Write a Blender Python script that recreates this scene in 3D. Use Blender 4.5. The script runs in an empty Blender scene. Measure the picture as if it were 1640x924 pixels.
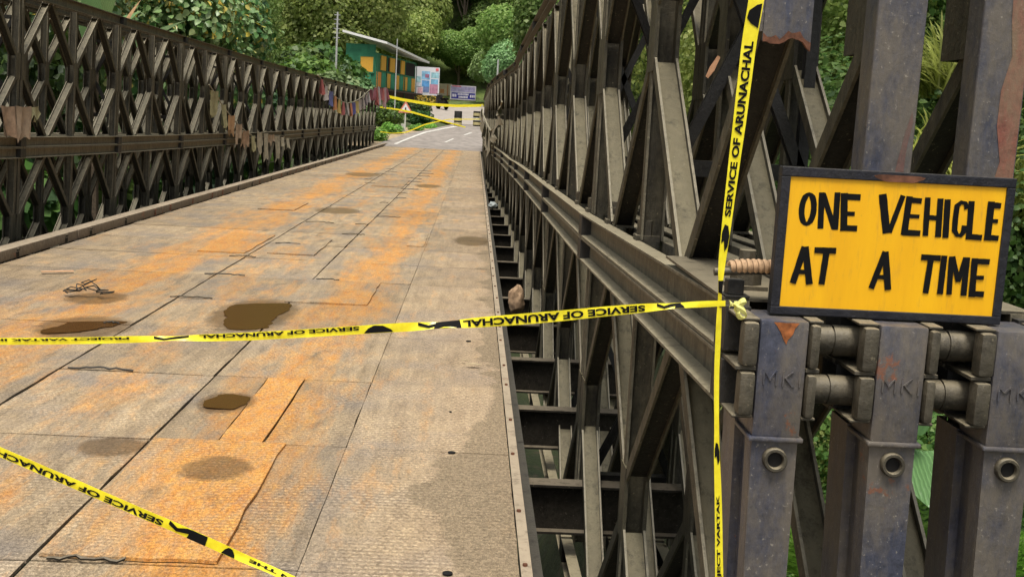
import bpy, math, random
import numpy as np
from mathutils import Vector, Matrix, noise
random.seed(7); rng = np.random.default_rng(7)
sc = bpy.context.scene
COL = sc.collection
PI = math.pi

# ------------------------------------------------------------------ camera
camd = bpy.data.cameras.new('camera')
camd.sensor_width = 36.0; camd.lens = 40.04; camd.clip_start = 0.05; camd.clip_end = 900
cam = bpy.data.objects.new('camera', camd); COL.objects.link(cam)
rt = Vector((.998, -.031, .054)).normalized()
fw = Vector((.039, .989, -.146)); fw = (fw - rt * fw.dot(rt)).normalized()
up = rt.cross(fw).normalized()
cam.matrix_world = Matrix(((rt.x, up.x, -fw.x, 0), (rt.y, up.y, -fw.y, 0), (rt.z, up.z, -fw.z, 1.4), (0, 0, 0, 1)))
sc.camera = cam

# ------------------------------------------------------------------ sky and sun
SUN_EL, SUN_AZ = math.radians(70), math.radians(190)     # azimuth clockwise from +Y (along the bridge)
w = bpy.data.worlds.new('World'); sc.world = w; w.use_nodes = True
nt = w.node_tree; nt.nodes.clear()
sky = nt.nodes.new('ShaderNodeTexSky'); sky.sky_type = 'NISHITA'; sky.sun_disc = False
sky.sun_elevation = SUN_EL; sky.sun_rotation = SUN_AZ; sky.air_density = 1.0; sky.dust_density = 4.0; sky.ozone_density = 1.0
bg = nt.nodes.new('ShaderNodeBackground'); bg.inputs[1].default_value = 0.085
hsv = nt.nodes.new('ShaderNodeHueSaturation'); hsv.inputs['Saturation'].default_value = .45
wo = nt.nodes.new('ShaderNodeOutputWorld')
nt.links.new(sky.outputs[0], hsv.inputs['Color']); nt.links.new(hsv.outputs[0], bg.inputs[0]); nt.links.new(bg.outputs[0], wo.inputs[0])
sl = bpy.data.lights.new('sun', 'SUN'); sl.energy = 1.6; sl.angle = math.radians(20); sl.color = (1.0, .95, .87)
so = bpy.data.objects.new('sun', sl); COL.objects.link(so)
sd = Vector((math.sin(SUN_AZ) * math.cos(SUN_EL), math.cos(SUN_AZ) * math.cos(SUN_EL), math.sin(SUN_EL)))
so.rotation_euler = (-sd).to_track_quat('-Z', 'Y').to_euler(); so.location = (0, 0, 30)
sc.view_settings.view_transform = 'Standard'; sc.view_settings.look = 'None'; sc.view_settings.gamma = 1.0
sc.view_settings.exposure = 1.12

# ------------------------------------------------------------------ material helpers
def newmat(name):
    m = bpy.data.materials.new(name); m.use_nodes = True
    n = m.node_tree; b = n.nodes['Principled BSDF']
    return m, n, b
def N(n, t, **k):
    o = n.nodes.new(t)
    for a, v in k.items(): setattr(o, a, v)
    return o
def mth(n, op, a, b=None, c=None, clamp=False):
    o = N(n, 'ShaderNodeMath', operation=op); o.use_clamp = clamp
    for i, v in enumerate((a, b, c)):
        if v is None: continue
        if isinstance(v, (int, float)): o.inputs[i].default_value = v
        else: n.links.new(v, o.inputs[i])
    return o.outputs[0]
def mixc(n, f, a, b, mode='MIX'):
    o = N(n, 'ShaderNodeMix', data_type='RGBA', blend_type=mode)
    if isinstance(f, (int, float)): o.inputs[0].default_value = f
    else: n.links.new(f, o.inputs[0])
    for i, v in ((6, a), (7, b)):
        if isinstance(v, tuple): o.inputs[i].default_value = (*v, 1)
        else: n.links.new(v, o.inputs[i])
    return o.outputs[2]
def tex(n, scale, detail=4, rough=.6, vec=None, mapscale=None, loc=(0, 0, 0)):
    t = N(n, 'ShaderNodeTexNoise'); t.inputs['Scale'].default_value = scale
    t.inputs['Detail'].default_value = detail; t.inputs['Roughness'].default_value = rough
    if vec is not None:
        mp = N(n, 'ShaderNodeMapping'); mp.inputs['Scale'].default_value = mapscale or (1, 1, 1); mp.inputs['Location'].default_value = loc
        n.links.new(vec, mp.inputs[0]); n.links.new(mp.outputs[0], t.inputs[0])
    return t.outputs[0]
def ramp(n, f, a, b):
    o = N(n, 'ShaderNodeMapRange'); o.inputs[1].default_value = a; o.inputs[2].default_value = b
    n.links.new(f, o.inputs[0]); return o.outputs[0]
def bump(n, b, h, s=.3, d=.01):
    o = N(n, 'ShaderNodeBump'); o.inputs['Strength'].default_value = s; o.inputs['Distance'].default_value = d
    n.links.new(h, o.inputs['Height']); n.links.new(o.outputs[0], b.inputs['Normal'])
def pos(n): return N(n, 'ShaderNodeNewGeometry').outputs['Position']
def objc(n): return N(n, 'ShaderNodeTexCoord').outputs['Object']

def flat(name, col, rough=.6, metal=0.0, var=.25, scale=30, spec=.3):
    m, n, b = newmat(name)
    f = tex(n, scale, 4, .6, objc(n))
    dk = tuple(c * (1 - var) for c in col); lt = tuple(min(1, c * (1 + var)) for c in col)
    n.links.new(mixc(n, ramp(n, f, .3, .7), dk, lt), b.inputs['Base Color'])
    b.inputs['Roughness'].default_value = rough; b.inputs['Metallic'].default_value = metal
    b.inputs['Specular IOR Level'].default_value = spec
    bump(n, b, f, .15, .004)
    return m

def steel(name, paint, dust, rust=(.16, .06, .025), dust_amt=.5, rust_amt=.62, rough=.6):
    """weathered painted steel: paint, settled dust and painted top light on what faces up, blotches of rust, streaks"""
    m, n, b = newmat(name); P = pos(n)
    big = tex(n, 2.2, 5, .65, P); fine = tex(n, 42, 5, .7, P); st = tex(n, 9, 4, .6, P, (3.0, 3.0, .35))
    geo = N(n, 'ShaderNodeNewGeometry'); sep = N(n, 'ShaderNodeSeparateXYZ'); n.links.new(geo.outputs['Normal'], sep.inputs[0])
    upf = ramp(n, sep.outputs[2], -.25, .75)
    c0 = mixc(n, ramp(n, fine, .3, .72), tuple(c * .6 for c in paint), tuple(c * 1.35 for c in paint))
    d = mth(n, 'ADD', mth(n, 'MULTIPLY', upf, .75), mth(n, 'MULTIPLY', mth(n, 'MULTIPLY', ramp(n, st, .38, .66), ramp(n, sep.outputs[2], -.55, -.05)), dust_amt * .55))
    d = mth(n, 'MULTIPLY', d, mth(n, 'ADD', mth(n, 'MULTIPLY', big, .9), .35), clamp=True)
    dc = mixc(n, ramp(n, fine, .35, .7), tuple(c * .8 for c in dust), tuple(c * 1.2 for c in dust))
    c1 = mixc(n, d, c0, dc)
    c1 = mixc(n, mth(n, 'MULTIPLY', ramp(n, sep.outputs[2], .45, .95), mth(n, 'ADD', mth(n, 'MULTIPLY', big, .6), .35)), c1, tuple(min(1, c * 1.75) for c in dust))  # tops paler again: dust plus light from above put into the colour
    rm = ramp(n, mth(n, 'ADD', mth(n, 'MULTIPLY', tex(n, 3.3, 6, .7, P, loc=(4, 1, 7)), .8), mth(n, 'MULTIPLY', fine, .25)), rust_amt, rust_amt + .06)
    rc = mixc(n, fine, tuple(c * .6 for c in rust), tuple(c * 1.6 for c in rust))
    c2 = mixc(n, rm, c1, rc)
    gm = ramp(n, tex(n, 15, 8, .8, P, (1, 1, .6), (6, 6, 6)), .52, .64)
    c2 = mixc(n, mth(n, 'MULTIPLY', gm, .55), c2, tuple(c * .5 for c in paint))
    sp = ramp(n, tex(n, 85, 4, .7, P), .64, .70)
    c3 = mixc(n, mth(n, 'MULTIPLY', sp, .6), c2, tuple(min(1, c * 1.7) for c in dust))
    n.links.new(c3, b.inputs['Base Color'])
    b.inputs['Roughness'].default_value = rough; b.inputs['Specular IOR Level'].default_value = .35 if rough < .9 else .08
    h = mth(n, 'ADD', mth(n, 'MULTIPLY', fine, .7), mth(n, 'MULTIPLY', tex(n, 12, 4, .6, P), .6))
    bump(n, b, h, .6, .008)
    return m

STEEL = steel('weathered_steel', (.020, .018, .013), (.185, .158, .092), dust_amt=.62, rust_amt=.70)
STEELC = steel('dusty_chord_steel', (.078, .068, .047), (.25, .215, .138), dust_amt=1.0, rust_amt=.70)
EDGE = steel('lit_worn_edge_steel', (.10, .09, .06), (.27, .235, .16), dust_amt=1.0, rust_amt=.72)  # flange tips: wear and dust, with an edge highlight painted in
STEELL = steel('weathered_steel_brightened', (.026, .024, .018), (.185, .162, .105), dust_amt=.75, rust_amt=.72)  # left girder copy, paint brightened to make up for its weak light
DARK = steel('dark_steel', (.022, .021, .019), (.05, .045, .035), dust_amt=.1, rust_amt=.75)
POSTM = steel('bluish_painted_steel', (.048, .050, .066), (.13, .108, .074), rust=(.26, .07, .03), dust_amt=1.0, rust_amt=.69, rough=.42)
KERB = steel('kerb_steel', (.12, .092, .065), (.26, .21, .145), rust=(.20, .095, .055), rust_amt=.62)
PIN = steel('pin_steel', (.045, .040, .029), (.16, .135, .088), rust_amt=.8, rough=.5)
def chipped(name, paint, dust, chip):
    m, n, b = newmat(name); P = pos(n)
    f = tex(n, 60, 6, .75, P); st = tex(n, 11, 8, .78, P, (1.6, 1.6, .5)); big = tex(n, 5, 6, .7, P, (1.5, 1.5, .7), (3, 1, 2))
    c = mixc(n, ramp(n, f, .3, .7), tuple(q * .55 for q in paint), tuple(q * 1.5 for q in paint))
    c = mixc(n, mth(n, 'MULTIPLY', ramp(n, mth(n, 'ADD', mth(n, 'MULTIPLY', big, .6), mth(n, 'MULTIPLY', st, .6)), .48, .68), .85), c, mixc(n, f, tuple(q * .7 for q in dust), tuple(q * 1.3 for q in dust)))
    c = mixc(n, mth(n, 'MULTIPLY', ramp(n, tex(n, 30, 8, .8, P, (1, 1, .8), (2, 7, 1)), .585, .62), .55), c, chip)
    c = mixc(n, mth(n, 'MULTIPLY', ramp(n, tex(n, 120, 3, .6, P), .66, .70), .6), c, (.30, .27, .21))
    c = mixc(n, mth(n, 'MULTIPLY', ramp(n, tex(n, 7, 7, .75, P, (1, 1, 1), (9, 9, 4)), .64, .67), .8), c, (.20, .075, .035))
    n.links.new(c, b.inputs['Base Color']); n.links.new(mth(n, 'ADD', mth(n, 'MULTIPLY', st, .5), .2), b.inputs['Roughness'])
    bump(n, b, mth(n, 'ADD', mth(n, 'MULTIPLY', f, .6), mth(n, 'MULTIPLY', st, 1.0)), .5, .004); return m
POSTM = chipped('bluish_chipped_paint', (.045, .049, .070), (.14, .118, .088), (.12, .11, .095))
RUST = flat('bare_rust', (.30, .10, .03), .85, var=.55, scale=60)
RUSTD = flat('dark_rust', (.13, .055, .03), .85, var=.5, scale=60)
HOLE = flat('hole_shade', (.008, .007, .006), .7)  # near-black colour standing for the shade inside holes
UNDER = steel('shaded_underdeck_steel', (.013, .012, .010), (.12, .10, .07), dust_amt=.05, rust_amt=.68, rough=.95)  # paint darkened to carry the deep shade below the deck

def deckmat(extra=0.0, name='rusty_tread_plate'):
    m, n, b = newmat(name); P = pos(n)
    s = N(n, 'ShaderNodeSeparateXYZ'); n.links.new(P, s.inputs[0]); X, Y = s.outputs[0], s.outputs[1]
    oi = N(n, 'ShaderNodeObjectInfo').outputs['Random']
    big = tex(n, .9, 5, .65, P, (1, .6, 1)); mid = tex(n, 6, 5, .68, P, (1.5, .45, 1)); fine = tex(n, 55, 4, .7, P)
    streak = tex(n, 5, 5, .7, P, (4.5, .22, 1))
    base = mixc(n, ramp(n, mid, .33, .68), (.175, .130, .080), (.40, .305, .185))
    base = mixc(n, mth(n, 'MULTIPLY', ramp(n, streak, .4, .7), .55), base, (.46, .36, .235))
    base = mixc(n, mth(n, 'MULTIPLY', ramp(n, tex(n, 2.2, 4, .6, P, loc=(3, 9, 1)), .45, .68), .7), base, (.20, .175, .15))
    base = mixc(n, mth(n, 'MULTIPLY', ramp(n, X, -.55, .1), .35), base, (.41, .295, .19))
    # rust bands where the wheels run
    def band(c, wd):
        t = mth(n, 'DIVIDE', mth(n, 'SUBTRACT', X, c), wd)
        return mth(n, 'EXPONENT', mth(n, 'MULTIPLY', mth(n, 'MULTIPLY', t, t), -1.0))
    bd = mth(n, 'MAXIMUM', mth(n, 'MAXIMUM', band(-.86, .33), mth(n, 'MULTIPLY', band(-2.62, .42), 1.0)), mth(n, 'MULTIPLY', band(-1.75, .6), .42))
    nz = mth(n, 'ADD', mth(n, 'MULTIPLY', tex(n, 2.1, 8, .74, P, (2.0, .38, 1), (8, 2, 3)), 1.35), mth(n, 'MULTIPLY', mid, .6))
    rm = ramp(n, mth(n, 'ADD', mth(n, 'MULTIPLY', bd, .36), nz), 1.08 - extra, 1.42 - extra)
    rm = mth(n, 'MULTIPLY', rm, mth(n, 'ADD', mth(n, 'MULTIPLY', ramp(n, tex(n, 26, 6, .8, P, (1.3, .5, 1), (5, 1, 1)), .36, .56), .5), .5))
    rc = mixc(n, ramp(n, tex(n, 9, 5, .7, P, (1.5, .5, 1), (1, 1, 1)), .3, .7), (.46, .165, .02), (.58, .31, .075))
    c = mixc(n, mth(n, 'MULTIPLY', rm, .92), base, rc)
    # dark stains
    dk = ramp(n, tex(n, 3.2, 6, .75, P, (1, .8, 1), (5, 5, 2)), .59, .71)
    c = mixc(n, mth(n, 'MULTIPLY', dk, .55), c, (.13, .09, .055))
    # tread pattern
    ry = mth(n, 'DIVIDE', Y, .030); row = mth(n, 'FLOOR', ry); par = mth(n, 'FRACT', mth(n, 'MULTIPLY', row, .5)); dv = mth(n, 'SUBTRACT', mth(n, 'SUBTRACT', ry, row), .5)
    tilt = mth(n, 'MULTIPLY', dv, mth(n, 'SUBTRACT', mth(n, 'MULTIPLY', par, 2.4), .6))
    du = mth(n, 'SUBTRACT', mth(n, 'FRACT', mth(n, 'ADD', mth(n, 'ADD', mth(n, 'DIVIDE', X, .030), par), tilt)), .5)
    tr = mth(n, 'SUBTRACT', .55, mth(n, 'MAXIMUM', mth(n, 'MULTIPLY', mth(n, 'ABSOLUTE', du), 1.5), mth(n, 'MULTIPLY', mth(n, 'ABSOLUTE', dv), 2.0)))
    far = ramp(n, Y, 16, 6)
    worn = mth(n, 'MULTIPLY', ramp(n, mth(n, 'ADD', tex(n, 2.6, 5, .65, P, loc=(7, 3, 3)), mth(n, 'MULTIPLY', X, .07)), .30, .62), far)
    tp = ramp(n, tr, -.05, .2)
    c = mixc(n, mth(n, 'MULTIPLY', mth(n, 'MULTIPLY', tp, worn), .60), c, mixc(n, .6, c, mixc(n, rm, (.64, .52, .37), (.72, .40, .10))))
    c = mixc(n, mth(n, 'MULTIPLY', mth(n, 'MULTIPLY', ramp(n, tr, -.1, -.35), worn), .5), c, (.16, .12, .085))
    # caked dirt along the right edge
    ny = tex(n, 1.1, 4, .6, P, (.15, 1, 1), (2, 6, 0)); nx = tex(n, 7, 6, .7, P)
    q = mth(n, 'DIVIDE', mth(n, 'SUBTRACT', Y, 4.05), 1.15); G = mth(n, 'MULTIPLY', mth(n, 'EXPONENT', mth(n, 'MULTIPLY', mth(n, 'MULTIPLY', q, q), -1.0)), .26)
    G = mth(n, 'ADD', G, mth(n, 'MULTIPLY', mth(n, 'MAXIMUM', mth(n, 'SUBTRACT', ny, .5), 0.0), 1.1))
    dm = ramp(n, mth(n, 'ADD', mth(n, 'ADD', mth(n, 'SUBTRACT', X, .19), G), mth(n, 'MULTIPLY', mth(n, 'SUBTRACT', nx, .5), .16)), -.005, .02)
    c = mixc(n, mth(n, 'MULTIPLY', dm, .9), c, mixc(n, ramp(n, tex(n, 70, 5, .75, P), .3, .7), (.15, .112, .07), (.32, .25, .16)))
    # damp halos round the puddles
    wet = None; wob = mth(n, 'MULTIPLY', mth(n, 'SUBTRACT', tex(n, 9, 5, .7, P, loc=(1, 4, 4)), .5), 1.3)
    for cx, cy, rx, ry_ in ((-1.45, 7.70, .27, .62), (-1.12, 5.33, .13, .19), (-.94, 4.29, .13, .15), (-2.35, 6.98, .27, .36), (-1.42, 4.55, .13, .13), (-2.62, 8.05, .2, .25), (-1.9, 16.2, .3, .5), (-.9, 23, .25, .6), (-2.5, 26, .4, .8), (.02, 13.1, .2, .5)):
        a = mth(n, 'DIVIDE', mth(n, 'SUBTRACT', X, cx), rx); e = mth(n, 'DIVIDE', mth(n, 'SUBTRACT', Y, cy), ry_)
        k = ramp(n, mth(n, 'ADD', mth(n, 'ADD', mth(n, 'MULTIPLY', a, a), mth(n, 'MULTIPLY', e, e)), wob), 1.35, .75)
        wet = k if wet is None else mth(n, 'MAXIMUM', wet, k)
    c = mixc(n, mth(n, 'MULTIPLY', wet, .72), c, mixc(n, mid, (.075, .05, .03), (.20, .115, .05)))
    gr = ramp(n, tex(n, 260, 2, .6, P), .35, .7)
    g2 = ramp(n, tex(n, 95, 3, .8, P, (1, .6, 1)), .34, .66)
    c = mixc(n, .55, c, mixc(n, g2, (.20, .19, .17), (.84, .82, .78)), 'OVERLAY')
    c = mixc(n, .6, c, mixc(n, gr, (.18, .18, .18), (.86, .86, .86)), 'OVERLAY')
    v = N(n, 'ShaderNodeHueSaturation'); n.links.new(c, v.inputs['Color']); n.links.new(mth(n, 'ADD', mth(n, 'MULTIPLY', oi, .26), .85), v.inputs['Value'])
    n.links.new(v.outputs[0], b.inputs['Base Color'])
    n.links.new(mth(n, 'SUBTRACT', mth(n, 'ADD', mth(n, 'MULTIPLY', fine, .3), .5), mth(n, 'MULTIPLY', wet, .3)), b.inputs['Roughness']); b.inputs['Specular IOR Level'].default_value = .3
    h = mth(n, 'ADD', mth(n, 'MULTIPLY', mth(n, 'MULTIPLY', tp, worn), .6), mth(n, 'ADD', mth(n, 'MULTIPLY', fine, .5), mth(n, 'MULTIPLY', mid, 1.2)))
    bump(n, b, h, .8, .007)
    return m
DECK = deckmat(); DECKR = deckmat(.20, 'heavily_rusted_plate')
DIRT = flat('caked_dirt', (.25, .195, .125), .95, var=.3, scale=45)
PUDDLE = newmat('brown_water')[0]
_b = PUDDLE.node_tree.nodes['Principled BSDF']; _b.inputs['Base Color'].default_value = (.080, .034, .008, 1); _b.inputs['Roughness'].default_value = .22; _b.inputs['Specular IOR Level'].default_value = .3
WET = flat('wet_steel', (.21, .11, .05), .35, var=.4, scale=12)

def leafmat(name, cols, trans=.3, rough=.5):
    m, n, b = newmat(name)
    geo = N(n, 'ShaderNodeNewGeometry'); r = geo.outputs['Random Per Island']; oi = N(n, 'ShaderNodeObjectInfo').outputs['Random']
    cr = N(n, 'ShaderNodeValToRGB'); n.links.new(r, cr.inputs[0]); e = cr.color_ramp.elements
    while len(e) < len(cols): e.new(.5)
    for i, c in enumerate(cols): e[i].position = i / (len(cols) - 1); e[i].color = (*c, 1)
    hs = N(n, 'ShaderNodeHueSaturation'); n.links.new(cr.outputs[0], hs.inputs['Color'])
    n.links.new(mth(n, 'ADD', mth(n, 'MULTIPLY', oi, .05), .475), hs.inputs['Hue'])
    n.links.new(mth(n, 'ADD', mth(n, 'MULTIPLY', mth(n, 'FRACT', mth(n, 'MULTIPLY', oi, 7.3)), .6), .7), hs.inputs['Value'])
    n.links.new(hs.outputs[0], b.inputs['Base Color']) ; b.inputs['Roughness'].default_value = rough; b.inputs['Specular IOR Level'].default_value = .4
    if 'banana' in name:
        wv = N(n, 'ShaderNodeTexWave'); wv.inputs['Scale'].default_value = 14; wv.inputs['Distortion'].default_value = 4; n.links.new(objc(n), wv.inputs[0]); bump(n, b, wv.outputs['Fac'], .6, .01)
        n.links.new(mixc(n, mth(n, 'MULTIPLY', wv.outputs['Fac'], .45), hs.outputs[0], (.04, .10, .03)), b.inputs['Base Color'])
    tb = N(n, 'ShaderNodeBsdfTranslucent'); n.links.new(hs.outputs[0], tb.inputs[0])
    mx = N(n, 'ShaderNodeMixShader'); mx.inputs[0].default_value = trans
    n.links.new(b.outputs[0], mx.inputs[1]); n.links.new(tb.outputs[0], mx.inputs[2])
    n.links.new(mx.outputs[0], n.nodes['Material Output'].inputs[0])
    return m
L_HILL = leafmat('hill_leaf', [(.12, .19, .035), (.23, .32, .07), (.36, .43, .13)], .5)
L_HILD = leafmat('hill_leaf_dark', [(.06, .12, .03), (.14, .23, .05), (.24, .33, .09)], .5)
L_HILY = leafmat('hill_leaf_yellow', [(.22, .28, .06), (.36, .42, .10), (.48, .52, .18)], .5)
L_MID = leafmat('leaf_mid_green', [(.045, .10, .015), (.10, .19, .03), (.17, .27, .05)])
L_DARK = leafmat('leaf_dark_green', [(.02, .055, .012), (.04, .10, .02), (.09, .17, .03)])
L_YEL = leafmat('leaf_yellow_green', [(.11, .18, .03), (.22, .30, .05), (.32, .38, .08)])
L_PALE = leafmat('leaf_pale_green', [(.12, .21, .07), (.20, .32, .11), (.30, .42, .18)])
L_BIG = leafmat('leaf_broad', [(.035, .085, .02), (.07, .15, .035), (.13, .22, .06), (.16, .24, .08), (.22, .30, .12), (.24, .30, .12), (.55, .36, .05)], .2, .35)
L_GRASS = leafmat('grass_blade', [(.12, .26, .03), (.22, .42, .05), (.34, .52, .10)], .35)
L_BAN = leafmat('banana_leaf', [(.12, .24, .08), (.18, .31, .11), (.26, .38, .17)], .35, .3)
BARK = flat('bark', (.12, .09, .06), .9, var=.4, scale=20)

# ------------------------------------------------------------------ mesh helpers
class MB:
    def __init__(s): s.v = []; s.f = []; s.m = []; s.mi = 0
    def add(s, vs, fs, M=None):
        o = len(s.v)
        s.v += [tuple(M @ Vector(p)) if M is not None else tuple(p) for p in vs]
        for f in fs: s.f.append(tuple(i + o for i in f)); s.m.append(s.mi)
    def box(s, a, b, M=None, ch=0):
        x0, y0, z0 = a; x1, y1, z1 = b
        if x0 > x1: x0, x1 = x1, x0
        if y0 > y1: y0, y1 = y1, y0
        if z0 > z1: z0, z1 = z1, z0
        if not ch:
            s.add([(x0,y0,z0),(x1,y0,z0),(x1,y1,z0),(x0,y1,z0),(x0,y0,z1),(x1,y0,z1),(x1,y1,z1),(x0,y1,z1)],
                  [(3,2,1,0),(4,5,6,7),(0,1,5,4),(1,2,6,5),(2,3,7,6),(3,0,4,7)], M)
        else:
            import bmesh
            bm = bmesh.new(); bmesh.ops.create_cube(bm, size=1)
            for v in bm.verts: v.co = Vector(((x0+x1)/2 + v.co.x*(x1-x0), (y0+y1)/2 + v.co.y*(y1-y0), (z0+z1)/2 + v.co.z*(z1-z0)))
            bmesh.ops.bevel(bm, geom=bm.edges[:], offset=ch, segments=2, affect='EDGES', profile=.6)
            bm.verts.index_update()
            s.add([v.co.copy() for v in bm.verts], [tuple(v.index for v in f.verts) for f in bm.faces], M); bm.free()
    def prof(s, pts, p0, p1, xa, za=None, cap=True):
        """extrude a closed 2-D outline (u,v) from p0 to p1; u along xa, v along axis x xa"""
        p0 = Vector(p0); p1 = Vector(p1); d = (p1 - p0).normalized(); xa = Vector(xa); xa = (xa - d * xa.dot(d)).normalized(); ya = d.cross(xa)
        n = len(pts); vs = [p0 + xa*u + ya*v for u, v in pts] + [p1 + xa*u + ya*v for u, v in pts]
        fs = [(i, (i+1) % n, (i+1) % n + n, i + n) for i in range(n)]
        if cap: fs += [tuple(range(n))[::-1], tuple(range(n, 2*n))]
        s.add(vs, fs)
    def ibeam(s, p0, p1, D=.076, W=.045, t=.006, xa=(1, 0, 0), em=None):
        k0 = len(s.m)
        h = D/2; w_ = W/2; q = t/2
        # flanges at u=+-h, web along u
        s.prof([(-h,-w_),(-h+t,-w_),(-h+t,-q),(h-t,-q),(h-t,-w_),(h,-w_),(h,w_),(h-t,w_),(h-t,q),(-h+t,q),(-h+t,w_),(-h,w_)], p0, p1, xa)
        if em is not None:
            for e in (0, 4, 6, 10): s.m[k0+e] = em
    def channel(s, p0, p1, D=.102, W=.051, t=.007, side=1):
        h = D/2
        # web at u=0, flanges towards +u*side; v vertical
        a = [(0,-h),(W,-h),(W,-h+t),(t,-h+t*1.5),(t,h-t*1.5),(W,h-t),(W,h),(0,h)]
        if side < 0: a = [(-u, v) for u, v in a][::-1]
        s.prof(a, p0, p1, (1, 0, 0))
    def cyl(s, p0, p1, r0, r1=None, n=14, cap=True):
        r1 = r0 if r1 is None else r1; p0 = Vector(p0); p1 = Vector(p1); d = (p1-p0).normalized()
        a = d.orthogonal().normalized(); b = d.cross(a)
        vs = [p0 + (a*math.cos(2*PI*i/n) + b*math.sin(2*PI*i/n))*r0 for i in range(n)] + [p1 + (a*math.cos(2*PI*i/n) + b*math.sin(2*PI*i/n))*r1 for i in range(n)]
        fs = [(i, (i+1) % n, (i+1) % n + n, i + n) for i in range(n)]
        if cap: fs += [tuple(range(n))[::-1], tuple(range(n, 2*n))]
        s.add(vs, fs)
    def tube(s, pts, r, n=8):
        for a, b in zip(pts, pts[1:]): s.cyl(a, b, r(a) if callable(r) else r, r(b) if callable(r) else r, n)
    def ring(s, c, ax, ro, ri, L, n=18):
        c = Vector(c); d = Vector(ax).normalized(); a = d.orthogonal().normalized(); b = d.cross(a); vs = []
        for r, l in ((ro*1.04, 0), (ro, L*.8), (ro*.92, L), (ri*1.1, L), (ri, L*.8), (ri, -L)):
            vs += [c + (a*math.cos(2*PI*i/n) + b*math.sin(2*PI*i/n))*r + d*l for i in range(n)]
        fs = [(k*n+i, k*n+(i+1) % n, (k+1)*n+(i+1) % n, (k+1)*n+i) for k in range(5) for i in range(n)]
        s.add(vs, fs)
    def mesh(s, name, mats):
        me = bpy.data.meshes.new(name); me.from_pydata([tuple(v) for v in s.v], [], s.f)
        for m in (mats if isinstance(mats, (list, tuple)) else [mats]): me.materials.append(m)
        if any(s.m): me.polygons.foreach_set('material_index', s.m)
        me.validate(); me.update(); return me
    def build(s, name, mats, parent=None, loc=None, smooth=False):
        me = s.mesh(name, mats)
        if smooth: smooth_by_angle(me)
        return link(name, me, parent, loc)
def smooth_by_angle(me):
    me.polygons.foreach_set('use_smooth', [True]*len(me.polygons))
    try: me.set_sharp_from_angle(angle=math.radians(35))
    except Exception: pass
def link(name, me, parent=None, loc=None, M=None):
    o = bpy.data.objects.new(name, me); COL.objects.link(o)
    if parent is not None: o.parent = parent
    if loc is not None: o.location = loc
    if M is not None: o.matrix_basis = M
    return o
def tag(o, label=None, cat=None, group=None, kind=None):
    if label: o['label'] = label
    if cat: o['category'] = cat
    if group: o['group'] = group
    if kind: o['kind'] = kind
    return o
def thing(name, label, cat, loc=(0, 0, 0), rz=0, group=None):
    o = link(name, None, None, loc); o.rotation_euler.z = rz; return tag(o, label, cat, group)
def quads_mesh(name, V, k, mat, nper):
    """V: (n*nper,3) array; every nper vertices make the faces listed in k"""
    n = len(V)//nper; fl = []; ls = []; 
    base = (np.arange(n)*nper)[:, None]
    loops = np.concatenate([base + np.array(f)[None, :] for f in k], axis=1).ravel()
    starts = []; acc = 0; per = sum(len(f) for f in k)
    offs = np.cumsum([0] + [len(f) for f in k[:-1]])
    starts = (np.arange(n)[:, None]*per + offs[None, :]).ravel(); tot = np.tile([len(f) for f in k], n)
    me = bpy.data.meshes.new(name); me.vertices.add(len(V)); me.vertices.foreach_set('co', V.astype(np.float32).ravel())
    me.loops.add(len(loops)); me.loops.foreach_set('vertex_index', loops.astype(np.int32))
    me.polygons.add(len(tot)); me.polygons.foreach_set('loop_start', starts.astype(np.int32)); me.polygons.foreach_set('loop_total', tot.astype(np.int32))
    me.materials.append(mat); me.update(calc_edges=True); me.validate(); return me
LEAF = {'heart': (np.array([(0,0,0),(-.42,.22,.06),(-.34,.62,.05),(0,1,-.08),(.34,.62,.05),(.42,.22,.06)]), [(0,3,2,1),(0,5,4,3)]),
        'blade': (np.array([(0,0,0),(-.17,.35,.03),(-.13,.7,.0),(0,1,-.1),(.13,.7,.0),(.17,.35,.03)]), [(0,3,2,1),(0,5,4,3)]),
        'clump': (np.array([(0,-.1,0),(-.5,.35,.12),(0,1,-.1),(.5,.4,.1)]), [(0,3,2,1)])}
def leaves(name, pts, nrm, size, mat, kind='heart', droop=.5, var=.4):
    T, F = LEAF[kind]; n = len(pts); k = len(T)
    az = rng.uniform(0, 2*PI, n)
    nz = nrm + rng.normal(0, .45, (n, 3)); nz[:, 2] += .45; nz /= np.linalg.norm(nz, axis=1)[:, None]
    d = np.stack([np.cos(az), np.sin(az), -droop*np.ones(n)], 1); d -= nz*(d*nz).sum(1)[:, None]; d /= np.linalg.norm(d, axis=1)[:, None]
    x = np.cross(d, nz); s = size*rng.uniform(1-var, 1+var, n)
    V = pts[:, None, :] + s[:, None, None]*(T[None, :, 0:1]*x[:, None, :] + T[None, :, 1:2]*d[:, None, :] + T[None, :, 2:3]*nz[:, None, :])
    return quads_mesh(name, V.reshape(-1, 3), F, mat, k)
def blobs(lobes, dens):
    """points on and inside a set of ellipsoid lobes (c, r) -> points, outward normals"""
    P = []; Q = []
    for c, r in lobes:
        c = np.array(c); r = np.array(r); n = max(8, int(dens*(r[0]*r[1]*r[2])**(2/3)))
        u = rng.normal(0, 1, (n, 3)); u /= np.linalg.norm(u, axis=1)[:, None]
        rad = 1 - np.abs(rng.normal(0, .16, n)); rad = np.where(rng.random(n) < .12, rng.uniform(.2, 1.12, n), rad)
        P.append(c + u*r*rad[:, None]); Q.append(u)
    return np.concatenate(P), np.concatenate(Q)

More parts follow.
